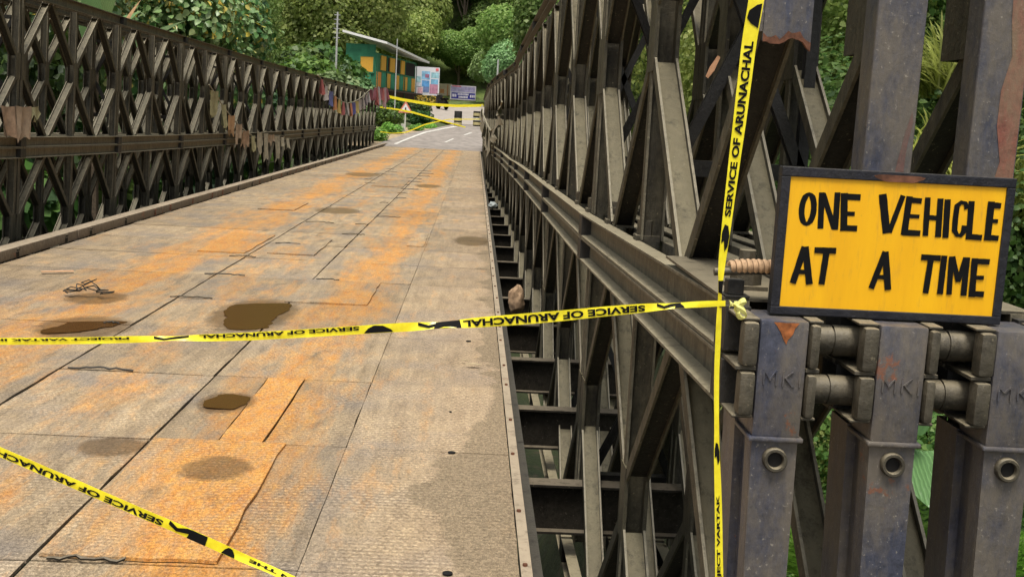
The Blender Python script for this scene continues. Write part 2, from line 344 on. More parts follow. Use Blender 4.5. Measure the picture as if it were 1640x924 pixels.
# ------------------------------------------------------------------ terrain
def sm(t): t = max(0., min(1., t)); return t*t*(3-2*t)
def road_c(y): return -1.75 if y < 57 else -1.75 + (y-57)*.03
def ground(x, y):
    near = -1.15; gorge = -7.5
    if y < 14: b = near + (gorge-near)*sm((y-3.2)/10.)
    elif y < 38: b = gorge
    else: b = gorge + (-.25-gorge)*sm((y-38)/11.)
    if x > .9: b = max(b, b + (near - .2 - b)*sm((x-.9)/1.6)*sm((24-y)/8.))       # bank beside the right girder
    if y > 49: b = .075*(y-50) - .12
    if y > 49 and x < -5.2: b += .9*sm((-5.2-x)/4)
    dx = max(0, abs(x+2)-(7 if y < 46 else 12))
    b += min(14, .38*dx)
    if y > 86: b += (y-86)*.62
    b += .35*noise.noise(Vector((x*.35, y*.35, 0)))*(0 if (y > 48 and -8 < x < 5 and y < 86) else 1)
    return b
LETTERS = [(10.8,[(66.7,202.8),(66.2,194.2),(64.6,186.3),(62.1,180.0),(58.9,175.8),(55.3,174.3),(51.7,175.4),(48.4,179.3),(45.9,185.3),(44.2,193.0),(43.6,201.6),(44.1,210.3),(45.8,218.2),(48.3,224.5),(51.5,228.6),(55.1,230.1),(58.6,229.0),(61.9,225.2),(64.5,219.1),(66.1,211.4),(66.7,202.8)]),(11.2,[(79.1,235.1),(82.6,166.6)]),(10.4,[(81.3,232.7),(109.1,168.4)]),(11.2,[(108.8,236.6),(111.0,166.0)]),(13.7,[(121.7,236.1),(127.4,164.7)]),(11.2,[(119.0,229.4),(153.5,229.5)]),(8.3,[(122.1,197.5),(145.4,197.9)]),(10.8,[(122.7,170.3),(152.7,170.6)]),(14.9,[(194.7,237.8),(209.7,164.4)]),(10.0,[(233.9,237.4),(214.6,166.3)]),(12.4,[(246.5,236.5),(243.4,162.8)]),(10.0,[(243.8,229.7),(270.7,228.7)]),(7.5,[(242.9,199.2),(269.2,199.3)]),(10.8,[(240.0,167.6),(274.3,167.7)]),(10.8,[(281.5,236.2),(284.4,163.3)]),(9.1,[(282.7,198.8),(307.9,198.0)]),(11.6,[(305.9,235.4),(308.9,162.0)]),(11.6,[(319.8,234.5),(323.3,161.5)]),(10.8,[(358.8,218.4),(354.3,228.9),(346.2,230.1),(339.0,223.2),(338.4,199.2),(339.2,176.5),(345.2,168.0),(352.0,167.6),(357.0,175.3),(357.4,186.9)]),(11.6,[(365.9,233.6),(368.3,160.9)]),(10.4,[(363.9,166.5),(393.5,165.5)]),(13.3,[(403.9,234.8),(404.2,160.7)]),(10.8,[(400.9,228.0),(423.2,227.6)]),(7.5,[(401.5,198.3),(420.8,198.1)]),(10.0,[(399.7,166.7),(425.5,165.9)]),(12.0,[(55.5,131.2),(39.0,60.4)]),(12.9,[(56.8,131.3),(71.3,59.9)]),(8.3,[(47.4,83.0),(66.2,83.1)]),(11.6,[(74.8,125.6),(116.5,126.5)]),(12.0,[(98.3,124.7),(94.3,61.1)]),(11.2,[(210.8,129.6),(190.4,57.9)]),(12.9,[(210.8,129.6),(223.4,56.6)]),(8.3,[(199.9,80.6),(220.1,80.8)]),(10.8,[(280.4,122.7),(318.3,122.5)]),(11.2,[(299.8,122.4),(296.3,53.9)]),(11.6,[(324.9,127.9),(324.3,53.6)]),(10.0,[(338.9,126.9),(342.0,53.6)]),(9.1,[(341.4,127.0),(356.9,79.2)]),(9.1,[(366.0,126.2),(356.9,79.2)]),(11.6,[(369.3,126.8),(370.1,52.9)]),(12.4,[(384.2,125.8),(386.4,51.2)]),(10.4,[(381.8,120.3),(413.5,120.2)]),(7.9,[(383.3,88.9),(405.7,89.2)]),(10.8,[(381.4,57.7),(409.4,57.4)])]
def make_ground():
    xs = np.concatenate([np.arange(-150, -24, 6), np.arange(-24, 24, .8), np.arange(24, 151, 6)])
    ys = np.concatenate([np.arange(-40, -2, 4), np.arange(-2, 14, .6), np.arange(14, 96, 1.2), np.arange(96, 330, 8)])
    V = [(x, y, ground(x, y)) for y in ys for x in xs]; nx = len(xs)
    F = [(j*nx+i, j*nx+i+1, (j+1)*nx+i+1, (j+1)*nx+i) for j in range(len(ys)-1) for i in range(nx-1)]
    me = bpy.data.meshes.new('ground'); me.from_pydata(V, [], F)
    m, n, b = newmat('earth_and_grass'); P = pos(n)
    c = mixc(n, ramp(n, tex(n, .8, 6, .7, P), .35, .65), (.02, .03, .012), (.05, .065, .02))
    sp_ = N(n, 'ShaderNodeSeparateXYZ'); n.links.new(P, sp_.inputs[0])
    c = mixc(n, ramp(n, sp_.outputs[1], 50, 86), c, mixc(n, ramp(n, tex(n, 1.3, 6, .7, P), .35, .65), (.06, .10, .025), (.16, .21, .05)))
    c = mixc(n, ramp(n, tex(n, 2.5, 5, .7, P, loc=(3, 3, 3)), .55, .68), c, (.07, .055, .035))
    n.links.new(c, b.inputs['Base Color']); b.inputs['Roughness'].default_value = .95
    bump(n, b, tex(n, 9, 5, .7, P), .8, .06)
    me.materials.append(m); smooth_by_angle(me); return tag(link('ground', me), kind='structure')
make_ground()
# far road: asphalt ramp, paler concrete beyond, painted lines
def strip(name, pts, dz, mat, sub=1):
    """pts: list of (xl, xr, y)"""
    V = []; F = []
    for xl, xr, y in pts:
        for k in range(sub+1):
            x = xl+(xr-xl)*k/sub; V.append((x, y, (.075*(y-50) if y > 50 else 0) + dz))
    for j in range(len(pts)-1):
        for k in range(sub):
            a = j*(sub+1)+k; F.append((a, a+1, a+sub+2, a+sub+1))
    me = bpy.data.meshes.new(name); me.from_pydata(V, [], F); me.materials.append(mat)
    return tag(link(name, me), kind='structure')
ASPH = flat('worn_asphalt', (.25, .22, .19), .9, var=.3, scale=3)
CONC = flat('pale_concrete', (.34, .30, .26), .9, var=.15, scale=2)
WHITE = flat('road_paint', (.55, .53, .47), .8, var=.3, scale=8)
strip('road', [(-4.3, 1.2, 49.1), (-4.1, 2, 52), (-3.4, 3, 56), (-2.2, 5, 60), (-1.2, 8, 63.5)], 0, ASPH, 6)
strip('concrete_yard', [(-1.4, 8, 63.4), (-2.3, 9, 66), (-3.4, 10, 71), (-3.6, 11, 79)], .012, CONC, 6)
strip('edge_line', [(-3.72, -3.57, 49.6), (-3.15, -3.0, 54), (-2.6, -2.42, 57.4), (-1.78, -1.58, 60.1), (-1.0, -.7, 62.6)], .008, WHITE)
strip('centre_line', [(-1.42, -1.32, 52.9), (-1.1, -1.0, 54.8)], .008, WHITE)
strip('centre_line', [(-.6, -.5, 57), (-.3, -.15, 58.6)], .008, WHITE)
strip('verge', [(-5.6, -4.2, 49), (-5.6, -4.0, 52), (-5.4, -3.3, 56), (-5.4, -2.1, 60)], -.03, flat('verge_soil', (.34, .26, .16), .95, var=.3, scale=4), 3)
nr = strip('approach_road', [(-6, 2.5, -25), (-6, 2.5, -12), (-5.5, 1.6, 0), (-5.2, 1.2, .85)], -.02, ASPH, 4)
# abutment walls that carry both ends
ABUT = flat('abutment_concrete', (.16, .145, .12), .95, var=.35, scale=5)
for y0, y1 in ((-1.2, .9), (49.3, 51.5)):
    mb = MB(); mb.box((-6, y0, -8), (1.9, y1, -.9 if y0 < 0 else -.12), ch=.05)
    a = mb.build('abutment', ABUT)
    tag(a, 'near concrete abutment under the start of the steel deck' if y0 < 0 else 'far concrete abutment where the steel deck meets the asphalt', 'abutment')

# ================================================================== THE BRIDGE
bridge = thing('panel_bridge', 'steel panel bridge with lattice side girders and a rusty plate deck crossing a jungle gorge', 'bridge', (0, 2.2, 0))
BM = Matrix.Translation((0, -2.2, 0))
def part(name, mb, mat, parent=bridge, smooth=False):
    o = mb.build(name, mat, parent, smooth=smooth)
    if parent is bridge: o.location = (0, -2.2, 0)
    return o
def interp(t, xs, ys): return float(np.interp(t, xs, ys))
NP = 16; JY = [2.2 + 3.05*i for i in range(NP+1)]
RZ = lambda y: interp(y, [2.2, 5.25, 8.3, 11.35, 14.4, 17.45, 20.5, 60], [.968, .885, .848, .815, .775, .705, .722, .73])
RX = lambda y: interp(y, [2.2, 14.4, 17.45, 20.5, 23.55, 26.6, 29.65, 60], [0, 0, .02, -.04, -.11, -.18, -.25, -.22])
LZ = lambda y: interp(y, [2.2, 8.3, 11.35, 14.4, 17.45, 20.5, 23.5, 52], [1.0, .93, .877, .836, .81, .79, .766, .741])
LX = lambda y: 0
XR = [.595, .822, 1.045]; XL = [-4.49, -4.80, -5.02]
H = 1.55; S = 3.05; W2 = .038
def chords(mb, near=False):
    for z, nm in ((.051, 0), (H-.051, 1)):
        mb.channel((W2, .004, z), (W2, S-.004, z), side=1)
        mb.channel((-W2, .004, z), (-W2, S-.004, z), side=-1)
        for s in (.02, S-.02):                                   # jaw blocks at the pins
            for q in (1, -1): mb.mi = 1; mb.box((q*(W2+.003), s-.045, z-.043), (q*(W2+.052), s+.045, z+.043)); mb.mi = 0
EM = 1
def posts(mb=None):
    r = []
    for s in (.045, S/2, S-.045):
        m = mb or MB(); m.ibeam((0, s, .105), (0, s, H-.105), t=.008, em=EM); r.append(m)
    return r
NODE = .775
def diags(mb=None):
    r = []
    for sa in (.06, S/2-.02, S/2+.02, S-.06):
        sb = S/4 if sa < S/2 else 3*S/4
        sgn = 1 if sb > sa else -1
        for zt in (.1, H-.1):
            m = mb or MB(); z0 = NODE + (.10 if zt > NODE else -.10)
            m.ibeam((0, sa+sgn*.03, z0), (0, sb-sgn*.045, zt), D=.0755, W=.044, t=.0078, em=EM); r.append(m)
    return r
def nodes(mb):
    for s in (.07, S/2, S-.07):
        mb.ibeam((0, s, NODE-.125), (0, s, NODE+.125), D=.0815, W=.118, t=.0125)
    for s in (S/4, 3*S/4):
        mb.box((-.034, s-.12, .101), (.034, s+.12, .108)); mb.box((-.034, s-.12, H-.108), (.034, s+.12, H-.101))
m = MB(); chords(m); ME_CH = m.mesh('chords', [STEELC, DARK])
ME_CHL = m.mesh('chords_left', [STEELC, DARK])
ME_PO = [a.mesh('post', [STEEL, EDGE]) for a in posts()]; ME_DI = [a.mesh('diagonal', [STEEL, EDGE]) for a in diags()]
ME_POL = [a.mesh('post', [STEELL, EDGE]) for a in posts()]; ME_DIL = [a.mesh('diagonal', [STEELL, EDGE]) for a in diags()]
def node_list():
    r = []
    for s in (.07, S/2, S-.07): m = MB(); m.ibeam((0, s, NODE-.125), (0, s, NODE+.125), D=.0815, W=.118, t=.0125); r.append(m)
    for s in (S/4, 3*S/4):
        for a, b in ((.101, .108), (H-.108, H-.101)): m = MB(); m.box((-.034, s-.12, a), (.034, s+.12, b)); r.append(m)
    return r
ME_NO = [a.mesh('gusset', STEEL) for a in node_list()]; ME_NOL = [a.mesh('gusset', STEELL) for a in node_list()]
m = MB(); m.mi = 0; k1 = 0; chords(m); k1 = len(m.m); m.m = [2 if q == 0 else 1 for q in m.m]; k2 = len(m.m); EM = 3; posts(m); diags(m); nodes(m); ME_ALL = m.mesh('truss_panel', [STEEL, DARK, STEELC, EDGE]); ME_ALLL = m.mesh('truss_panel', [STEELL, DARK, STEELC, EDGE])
def panel(side, k, i, story):
    X, FX, FZ = (XR[k], RX, RZ) if side == 'R' else (XL[k], LX, LZ)
    lean = (.0 if side == 'R' else .035)
    y0, y1 = JY[i], JY[i+1]
    if side == 'R' and 5 < i < 8: lean = -.02
    p0 = Vector((X+FX(y0), y0, FZ(y0))); p1 = Vector((X+FX(y1), y1, FZ(y1))); d = (p1-p0).normalized()
    u = Vector((lean, 0, 1)); u = (u - d*u.dot(d)).normalized(); x = d.cross(u)
    o0 = p0 + u*(.002 if story else -H-.002)
    M = Matrix(((x.x, d.x, u.x, o0.x), (x.y, d.y, u.y, o0.y-2.2), (x.z, d.z, u.z, o0.z), (0, 0, 0, 1)))
    full = (side == 'R' and i < (5 if k == 0 else 3)) or (side == 'L' and ((k == 0 and 3 <= i < 7) or (k == 1 and 3 <= i < 5)))
    R = side == 'R'
    if not full: return link('truss_panel', ME_ALL if R else ME_ALLL, bridge, M=M)
    o = link('truss_panel', ME_CH if R else ME_CHL, bridge, M=M)
    for j, me in enumerate(ME_PO if R else ME_POL):
        if R and i == 0 and j == 0 and not story: continue
        if R and i == 0 and j == 0 and story: continue
        link('post', me, o)
    for me in (ME_DI if R else ME_DIL): link('diagonal', me, o)
    for j, me in enumerate(ME_NO if R else ME_NOL):
        if R and i == 0 and j == 0: continue
        link('gusset', me, o)
    return o
for side in 'RL':
    for i in range(NP):
        if side == 'L' and i < 1: continue
        for k in range(3):
            if k == 2 and i > 9: continue
            for st in (0, 1): panel(side, k, i, st)

# transverse bracing frames between the three trusses
def brace(side, y, zb, zt, parent=bridge):
    X, FX, FZ = (XR, RX, RZ) if side == 'R' else (XL, LX, LZ)
    x0 = X[0]+FX(y)+(.045 if side == 'R' else -.045); x1 = X[2]+FX(y); zc = FZ(y); mb = MB()
    q = [(x0, zc+zb), (x1, zc+zb), (x1, zc+zt), (x0, zc+zt)]
    for (a, b), (c, d) in [(q[0], q[1]), (q[2], q[3]), (q[0], q[2]), (q[1], q[3]), (q[1], q[2])]:
        if (a, b) == q[0] and (c, d) == q[1]: mb.prof([(-.025,-.003),(.025,-.003),(.025,.05),(.019,.05),(.019,.003),(-.025,.003)], (a, y, b), (c, y, d), (0, 1, 0)) if False else mb.box((a, y-.003, b-.025), (c, y+.05, b+.025))
        else: mb.ibeam((a, y+.02, b), (c, y+.02, d), D=.04, W=.035, t=.005, xa=(0, 1, 0))
    return part('bracing_frame', mb, DARK)
for i in range(0, 9):
    for off in (.12, 1.42):
        if i == 0 and off < 1: continue
        brace('R', JY[i]+off, .35, 1.25)
        if 0 < i < 5: brace('R', JY[i]+off, -1.2, -.3)
for i in range(3, 9): brace('L', JY[i]+.12, .35, 1.25)
# bolts through the middle chord stack
mb = MB(); mb.box((-.026, -.026, 0), (.026, .026, .012)); mb.cyl((0, 0, .012), (0, 0, .045), .022, n=6); mb.cyl((0, 0, .045), (0, 0, .06), .012, n=8)
ME_BO = mb.mesh('chord_bolt', PIN)
for i in range(0, 8):
    for off in ((.17, .76, 2.29) if i else (.16, 1.55, 2.4)):
        for k in (0, 1):
            y = JY[i]+off; link('chord_bolt', ME_BO, bridge, (XR[k]+RX(y)+(-.06 if k else -.012), y-2.2, RZ(y)+.104)).scale = (1.5, 1.5, 1.5)

# ---- near end of the right girder
ends = []
for k, X in enumerate(XR):
    zc = RZ(2.2)
    # cap box
    mb = MB(); mb.box((X-.046, 2.075, zc-.135), (X+.046, 2.2, zc+.09), ch=.006)
    cap = part('end_post_cap', mb, POSTM, smooth=True)
    mb = MB(); mb.box((X-.052, 2.068, zc-.142), (X+.052, 2.19, zc-.1335), ch=.003)
    o = mb.build('weld_ridge', POSTM, cap)
    # painted-over weld letters
    fc = bpy.data.curves.new('t', 'FONT'); fc.body = 'MKI'; fc.size = .044; fc.extrude = .0022; fc.space_character = 1.12; fc.offset = -.0006
    fo = bpy.data.objects.new('t', fc); me = bpy.data.meshes.new_from_object(fo); bpy.data.objects.remove(fo)
    me.materials.clear(); me.materials.append(POSTM)
    for v in me.vertices:
        v.co.z += .0002; v.co.y += .002*math.sin(v.co.x*300+k)
    t = link('weld_lettering', me, cap, M=Matrix.Translation((X-.038, 2.0745, zc-.035-.004*k)) @ Matrix.Rotation(PI/2, 4, 'X'))
    # lower end post: plate face with channel legs behind
    mb = MB()
    mb.box((X-.044, 2.08, -.72), (X+.044, 2.088, zc-.143)); mb.box((X-.0445, 2.086, -.72), (X-.0385, 2.13, zc-.144)); mb.box((X+.0385, 2.086, -.72), (X+.0445, 2.13, zc-.144))
    mb.channel((X-.052, 2.24, -.72), (X-.052, 2.24, zc-.13), D=.102, W=.02, t=.006)
    mb.box((X-.0335, 2.15, -.72), (X+.0335, 2.28, zc-.12))
    pl = part('end_post', mb, POSTM)
    mb = MB(); mb.ring((X, 2.0795, zc-.178), (0, -1, 0), .0238, .0155, .011); part('pin_hole_ring', mb, PIN, smooth=True)
    mb = MB(); mb.cyl((X, 2.083, zc-.178), (X, 2.0785, zc-.178), .0158, n=16); part('pin_hole', mb, HOLE)
    # jaw ends of the chords either side of the cap
    for q in (-1, 1):
        for z in (zc+.043, zc-.052):
            mb = MB(); mb.box((X+q*.0485, 2.066, z-.042), (X+q*(.079 if q < 0 else .068), 2.105, z+.042), ch=.009)
            part('chord_jaw', mb, PIN, smooth=True)
            mb = MB(); w_ = .086 if q < 0 else .074; mb.box((X+q*.047, 2.08, z+.0435), (X+q*w_, 2.2, z+.0485), ch=.002); part('chord_flange_end', mb, PIN); mb = MB(); mb.box((X+q*.047, 2.08, z-.0485), (X+q*w_, 2.2, z-.0435), ch=.002)
            part('chord_flange_end', mb, PIN)
    if k < 2:
        for z in (zc+.046, zc-.052):
            x0, x1 = X+.068, XR[k+1]-.08; xm = (x0+x1)/2
            mb = MB(); mb.cyl((x0-.03, 2.145, z), (xm, 2.145, z), .0285, n=20); mb.cyl((xm, 2.145, z), (xm+.003, 2.145, z), .025, n=20); mb.cyl((xm+.003, 2.145, z), (x1+.03, 2.145, z-.001), .0292, n=20)
            part('panel_pin', mb, PIN, smooth=True)
        # loose top plate seen between trusses
    mb = MB(); mb.box((X-.09, 2.21, zc+.103), (X+.085, 2.9, zc+.109)); part('top_plate', mb, PIN)
# the lower posts lean and draw in a little towards their feet
def draw_in(o, Xc, ztop):
    for v in o.data.vertices:
        t = min(1.5, max(0, ztop-v.co.z)/.285); v.co.x = Xc+(v.co.x-Xc)*(1-.20*t)+.020*t
for o in list(bridge.children):
    if o.name.split('.')[0] in ('end_post', 'pin_hole_ring', 'pin_hole'):
        k = min(range(3), key=lambda q: abs(XR[q]-o.data.vertices[0].co.x)); draw_in(o, XR[k], RZ(2.2)-.14)
# rust patch on the first cap
mb = MB(); X = XR[0]; mb.add([(X-.022, 2.0735, .968+.088), (X+.026, 2.0735, .968+.088), (X+.004, 2.0735, .968+.048)], [(0, 2, 1)])
# irregular outline
import itertools
pts = []
rr = random.Random(3)
for a, b in (((-.022, .088), (.026, .088)), ((.026, .088), (.004, .046)), ((.004, .046), (-.022, .088))):
    for t in range(6): pts.append((a[0]+(b[0]-a[0])*t/6+rr.uniform(-.0015, .0015), a[1]+(b[1]-a[1])*t/6+(rr.uniform(-.002, .002) if a[1] != b[1] or t else 0)))
mb = MB(); c = [(X+u, 2.0738, .968+min(v, .0868)) for u, v in pts]; mb.add(c+[(X, 2.0738, .968+.07)], [(i, len(c), (i+1) % len(c)) for i in range(len(c))][::1])
part('rust_patch', mb, RUST)
# upper end posts behind the sign
def upper_post(X, zb, lean=0):
    mb = MB(); y = 2.285
    mb.box((X-.048, y, zb), (X+.048, y+.008, 2.62)); mb.box((X-.0485, y+.006, zb), (X-.0425, y+.075, 2.62)); mb.box((X+.0425, y+.006, zb), (X+.0485, y+.075, 2.62))
    mb.cyl((X-.046, y+.004, zb+.002), (X-.046, y+.004, 2.62), .004, n=6); mb.cyl((X+.046, y+.004, zb+.002), (X+.046, y+.004, 2.62), .004, n=6)
    o = part('upper_end_post', mb, POSTM)
    mb = MB(); mb.box((X-.047, y+.076, 1.575), (X-.040, y+.20, 2.0)); mb.box((X+.040, y+.076, 1.575), (X+.047, y+.20, 2.0)); mb.box((X-.042, y+.195, 1.575), (X+.042, y+.2, 2.0))
    part('post_gusset', mb, STEEL)
    return o
upper_post(.832, 1.08); o = upper_post(1.045, 1.08)
mb = MB()
pts = [(-.01, 1.09)] + [(.002+.006*math.sin(i*1.9)+.013*((i*37) % 5)/5, 1.09+i*.07) for i in range(1, 22)]
c = [(1.045+p[0], 2.2838, p[1]) for p in pts]+[(1.045+.0465, 2.2838, pts[-1][1]), (1.045+.0465, 2.2838, 1.09)]
mb.add(c, [tuple(range(len(c)))]); part('rust_streak', mb, chipped('reddish_primer_streak', (.20, .065, .045), (.20, .145, .085), (.25, .09, .05)))
mb = MB(); c = [(.832+u, 2.2838, z) for u, z in ((.012, 1.30), (.02, 1.36), (.03, 1.42), (.040, 1.46), (.044, 1.44), (.036, 1.39), (.034, 1.33), (.026, 1.28))]
mb.add(c, [tuple(range(len(c)))]); part('rust_streak', mb, chipped('reddish_stain', (.13, .045, .04), (.13, .09, .07), (.2, .06, .04)))
# torn plate on the first truss
mb = MB(); X = .605; prev = None; us = [-.048+.096*i/12 for i in range(13)]
zb = [1.583-.0012*i+.0015*math.sin(i*2.1)+(.018*math.sin((i-4)/8*PI) if 4 <= i <= 12 else 0) for i in range(13)]
V = [(X+u, 2.282-.006*math.sin((u+.048)/.096*PI), z) for u, z in zip(us, zb)] + [(X+u, 2.282-.006*math.sin((u+.048)/.096*PI), 2.62) for u in us]
V += [(x, y+.008, z) for x, y, z in V]
F = [(i, i+1, i+14, i+13) for i in range(12)] + [(i+26+13, i+26+14, i+27, i+26) for i in range(12)] + [(i+26, i+27, i+1, i) for i in range(12)]
mb.add(V, F); mb.box((X-.055, 2.285, 1.60), (X-.0485, 2.38, 2.62)); part('torn_end_plate', mb, POSTM)
mb = MB()
for i in range(12):
    mb.add([(V[i][0], V[i][1]-.0015, V[i][2]-.003), (V[i+1][0], V[i+1][1]-.0015, V[i+1][2]-.003), (V[i+1][0], V[i+1][1]-.0015, V[i+1][2]+.006+.004*(i % 3)), (V[i][0], V[i][1]-.0015, V[i][2]+.006+.004*((i+2) % 3))], [(0, 1, 2, 3)])
    mb.add([(V[i][0], V[i][1]-.0015, V[i][2]-.003), (V[i+1][0], V[i+1][1]-.0015, V[i+1][2]-.003), (V[i+1][0], V[i+1][1]+.01, V[i+1][2]-.002), (V[i][0], V[i][1]+.01, V[i][2]-.002)], [(3, 2, 1, 0)])
part('rusted_edge', mb, RUSTD)

# ---- deck plates
ROWS = [-1.15, .05, .93, 2.12, 3.35, 4.67, 5.86, 7.12, 8.22, 9.42]
while ROWS[-1] < 48.5: ROWS.append(ROWS[-1]+1.22)
ROWS[-1] = 49.08
COLS = [(-3.86, -2.105), (-2.09, -1.303), (-1.288, -.4815), (-.4785, .205)]
def plate(x0, x1, y0, y1, z=0, th=.012, name='deck_plate', jit=.003, tilt=.004, mat=None):
    r = random.Random(int(x0*977+y0*131+z*7)); n = 8
    dz = [r.uniform(-tilt, tilt*.25) for _ in range(4)]
    if y0 > 12: dz = [q*.6 for q in dz]
    jx = [[r.uniform(-jit, jit) for _ in range(n+1)] for _ in range(4)]
    V = []
    for j in range(n+1):
        for i in range(n+1):
            u, v = i/n, j/n
            xx = x0+(x1-x0)*u + (jx[0][j] if i == 0 else jx[1][j] if i == n else 0)
            yy = y0+(y1-y0)*v + (jx[2][i] if j == 0 else jx[3][i] if j == n else 0)
            zz = z + (dz[0]*(1-u)+dz[1]*u)*(1-v) + (dz[2]*(1-u)+dz[3]*u)*v - .004*math.sin(u*PI)*math.sin(v*PI)*r.uniform(.8, 1.2)
            V.append((xx, yy, zz))
    m1 = n+1; F = [(j*m1+i, j*m1+i+1, (j+1)*m1+i+1, (j+1)*m1+i) for j in range(n) for i in range(n)]
    rim = [i for i in range(m1)] + [j*m1+n for j in range(1, m1)] + [n*m1+i for i in range(n-1, -1, -1)] + [j*m1 for j in range(n-1, 0, -1)]
    o0 = len(V); V += [(V[i][0], V[i][1], V[i][2]-th) for i in rim]
    for a in range(len(rim)):
        b = (a+1) % len(rim); F.append((rim[b], rim[a], o0+a, o0+b))
    mb = MB(); mb.add(V, F); return part(name, mb, mat or DECK)
GAP = .0045
for a, b in zip(ROWS, ROWS[1:]):
    for ci, (x0, x1) in enumerate(COLS):
        if ci == 2 and abs(a-4.67) < .01:
            plate(-1.288, -1.022, a+GAP, b-GAP, .002); plate(-1.016, -.835, a+GAP, b-GAP, .004, jit=.005, mat=DECKR); plate(-.823, -.483, a+GAP, b-GAP, 0); continue
        plate(x0, x1, a+GAP*(1 if ci != 3 else .6), b-GAP*(1 if ci != 3 else .6), 0 if ci != 2 else .001, jit=.0035 if ci < 2 else .0012)
for x0, x1, y0, y1, z, l in ((-1.27, -.735, 3.37, 4.66, .013, 'rust-orange overlay plate'), (-1.15, -.73, 8.25, 9.38, .012, 'grey overlay plate with bright scratches'), (-1.95, -1.5, 11.0, 12.4, .012, None), (-2.6, -2.15, 10.9, 12.6, .011, None), (-2.95, -2.45, 15.8, 17.2, .011, None), (-1.95, -1.35, 22, 24.5, .011, None), (-1.33, -1.02, 8.25, 9.38, .009, None), (-.68, -.5, 12.2, 13.6, .01, None)):
    o = plate(x0, x1, y0, y1, z, .011, 'patch_plate', .006, .003, DECKR if y0 in (3.37, 10.9) else DECK)
    if l: o['label'] = l
# joint straps: narrow bent pieces on the transverse joints of the seam
rr = random.Random(11)
for x in (-1.3, -2.1):
    for y in ROWS[4:26]:
        if rr.random() < .45: continue
        L = rr.uniform(.08, .36); xo = x+rr.uniform(-.2, .08); n = 11; V = []
        for i in range(n+1):
            t = i/n; wd = rr.uniform(.002, .009)*(1-.5*abs(2*t-1)); zz = .009+.008*math.sin(t*PI*rr.uniform(.7, 1.4))**2; yy = y+rr.uniform(-.012, .012)
            V += [(xo+L*t, yy-wd, zz), (xo+L*t, yy+wd, zz+.003)]
        V += [(a, b, c-.006) for a, b, c in V]; m_ = 2*(n+1)
        F = [(2*i, 2*i+2, 2*i+3, 2*i+1) for i in range(n)] + [(2*i+2+m_, 2*i+m_, 2*i+1+m_, 2*i+3+m_) for i in range(n)] + [(2*i+m_, 2*i+2+m_, 2*i+2, 2*i) for i in range(n)] + [(2*i+3+m_, 2*i+1+m_, 2*i+1, 2*i+3) for i in range(n)]
        mb = MB(); mb.add(V, F); part('joint_strap', mb, DARK if rr.random() < .5 else UNDER)
# right edge: flat bar, angle, and outer stringers below
for i in range(NP):
    a, b = JY[i]-(1.2 if i == 0 else 0), JY[i+1]
    mb = MB(); mb.box((.209, a+.003, -.006), (.245, b-.003, .006)); mb.box((.236, a+.003, -.11), (.244, b-.003, -.007)); part('edge_strip', mb, KERB)
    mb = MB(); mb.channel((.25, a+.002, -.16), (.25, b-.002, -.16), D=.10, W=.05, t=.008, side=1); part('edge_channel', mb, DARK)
    for x in ((-3.6, -3.0, -2.4, -1.8, -1.2, -.6, -.05) if True else ()):
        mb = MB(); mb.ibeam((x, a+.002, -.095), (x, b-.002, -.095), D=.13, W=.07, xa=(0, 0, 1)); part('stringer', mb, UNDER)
y = .97
while y < 50:
    mb = MB(); zt = -.215
    for yy in (y,):
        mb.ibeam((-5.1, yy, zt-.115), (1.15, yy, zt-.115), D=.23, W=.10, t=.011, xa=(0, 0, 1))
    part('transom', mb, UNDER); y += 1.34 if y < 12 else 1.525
# bolts on edge strip and dark discs painted as shaded holes in plates
mb = MB(); mb.cyl((0, 0, 0), (0, 0, .008), .008, n=8); MEb = mb.mesh('edge_bolt', RUSTD)
for i in range(36):
    y = 3.4+i*.61; link('edge_bolt', MEb, bridge, (.226+rr.uniform(-.006, .006), y-2.2+rr.uniform(-.1, .1), .0058))
for x, y in ((-.035, 4.66), (-.02, 3.37), (.02, 7.1), (-.055, 5.33)):
    mb = MB(); mb.cyl((x, y, -.001), (x, y, .0035), .016 if y != 5.33 else .006, n=14); part('plate_hole', mb, HOLE)
# left kerb
for i in range(-1, NP):
    a = JY[0]+S*i; b = a+S
    mb = MB(); mb.box((-4.02, a+.012, .005), (-3.87, b-.012, .10), ch=.012); k_ = part('kerb', mb, KERB, smooth=True)
    for q in (.35, 1.52, 2.7):
        mb = MB(); mb.box((-3.868, a+q-.025, .015), (-3.86, a+q+.025, .06), ch=.003); mb.cyl((-3.87, a+q, .078), (-3.85, a+q, .078), .010, n=8); mb.build('kerb_clamp', RUSTD if rr.random() < .5 else UNDER, k_)
    mb = MB(); mb.box((-4.33, a+.02, -.02), (-4.03, b-.02, -.005)); part('kerb_shelf', mb, UNDER)
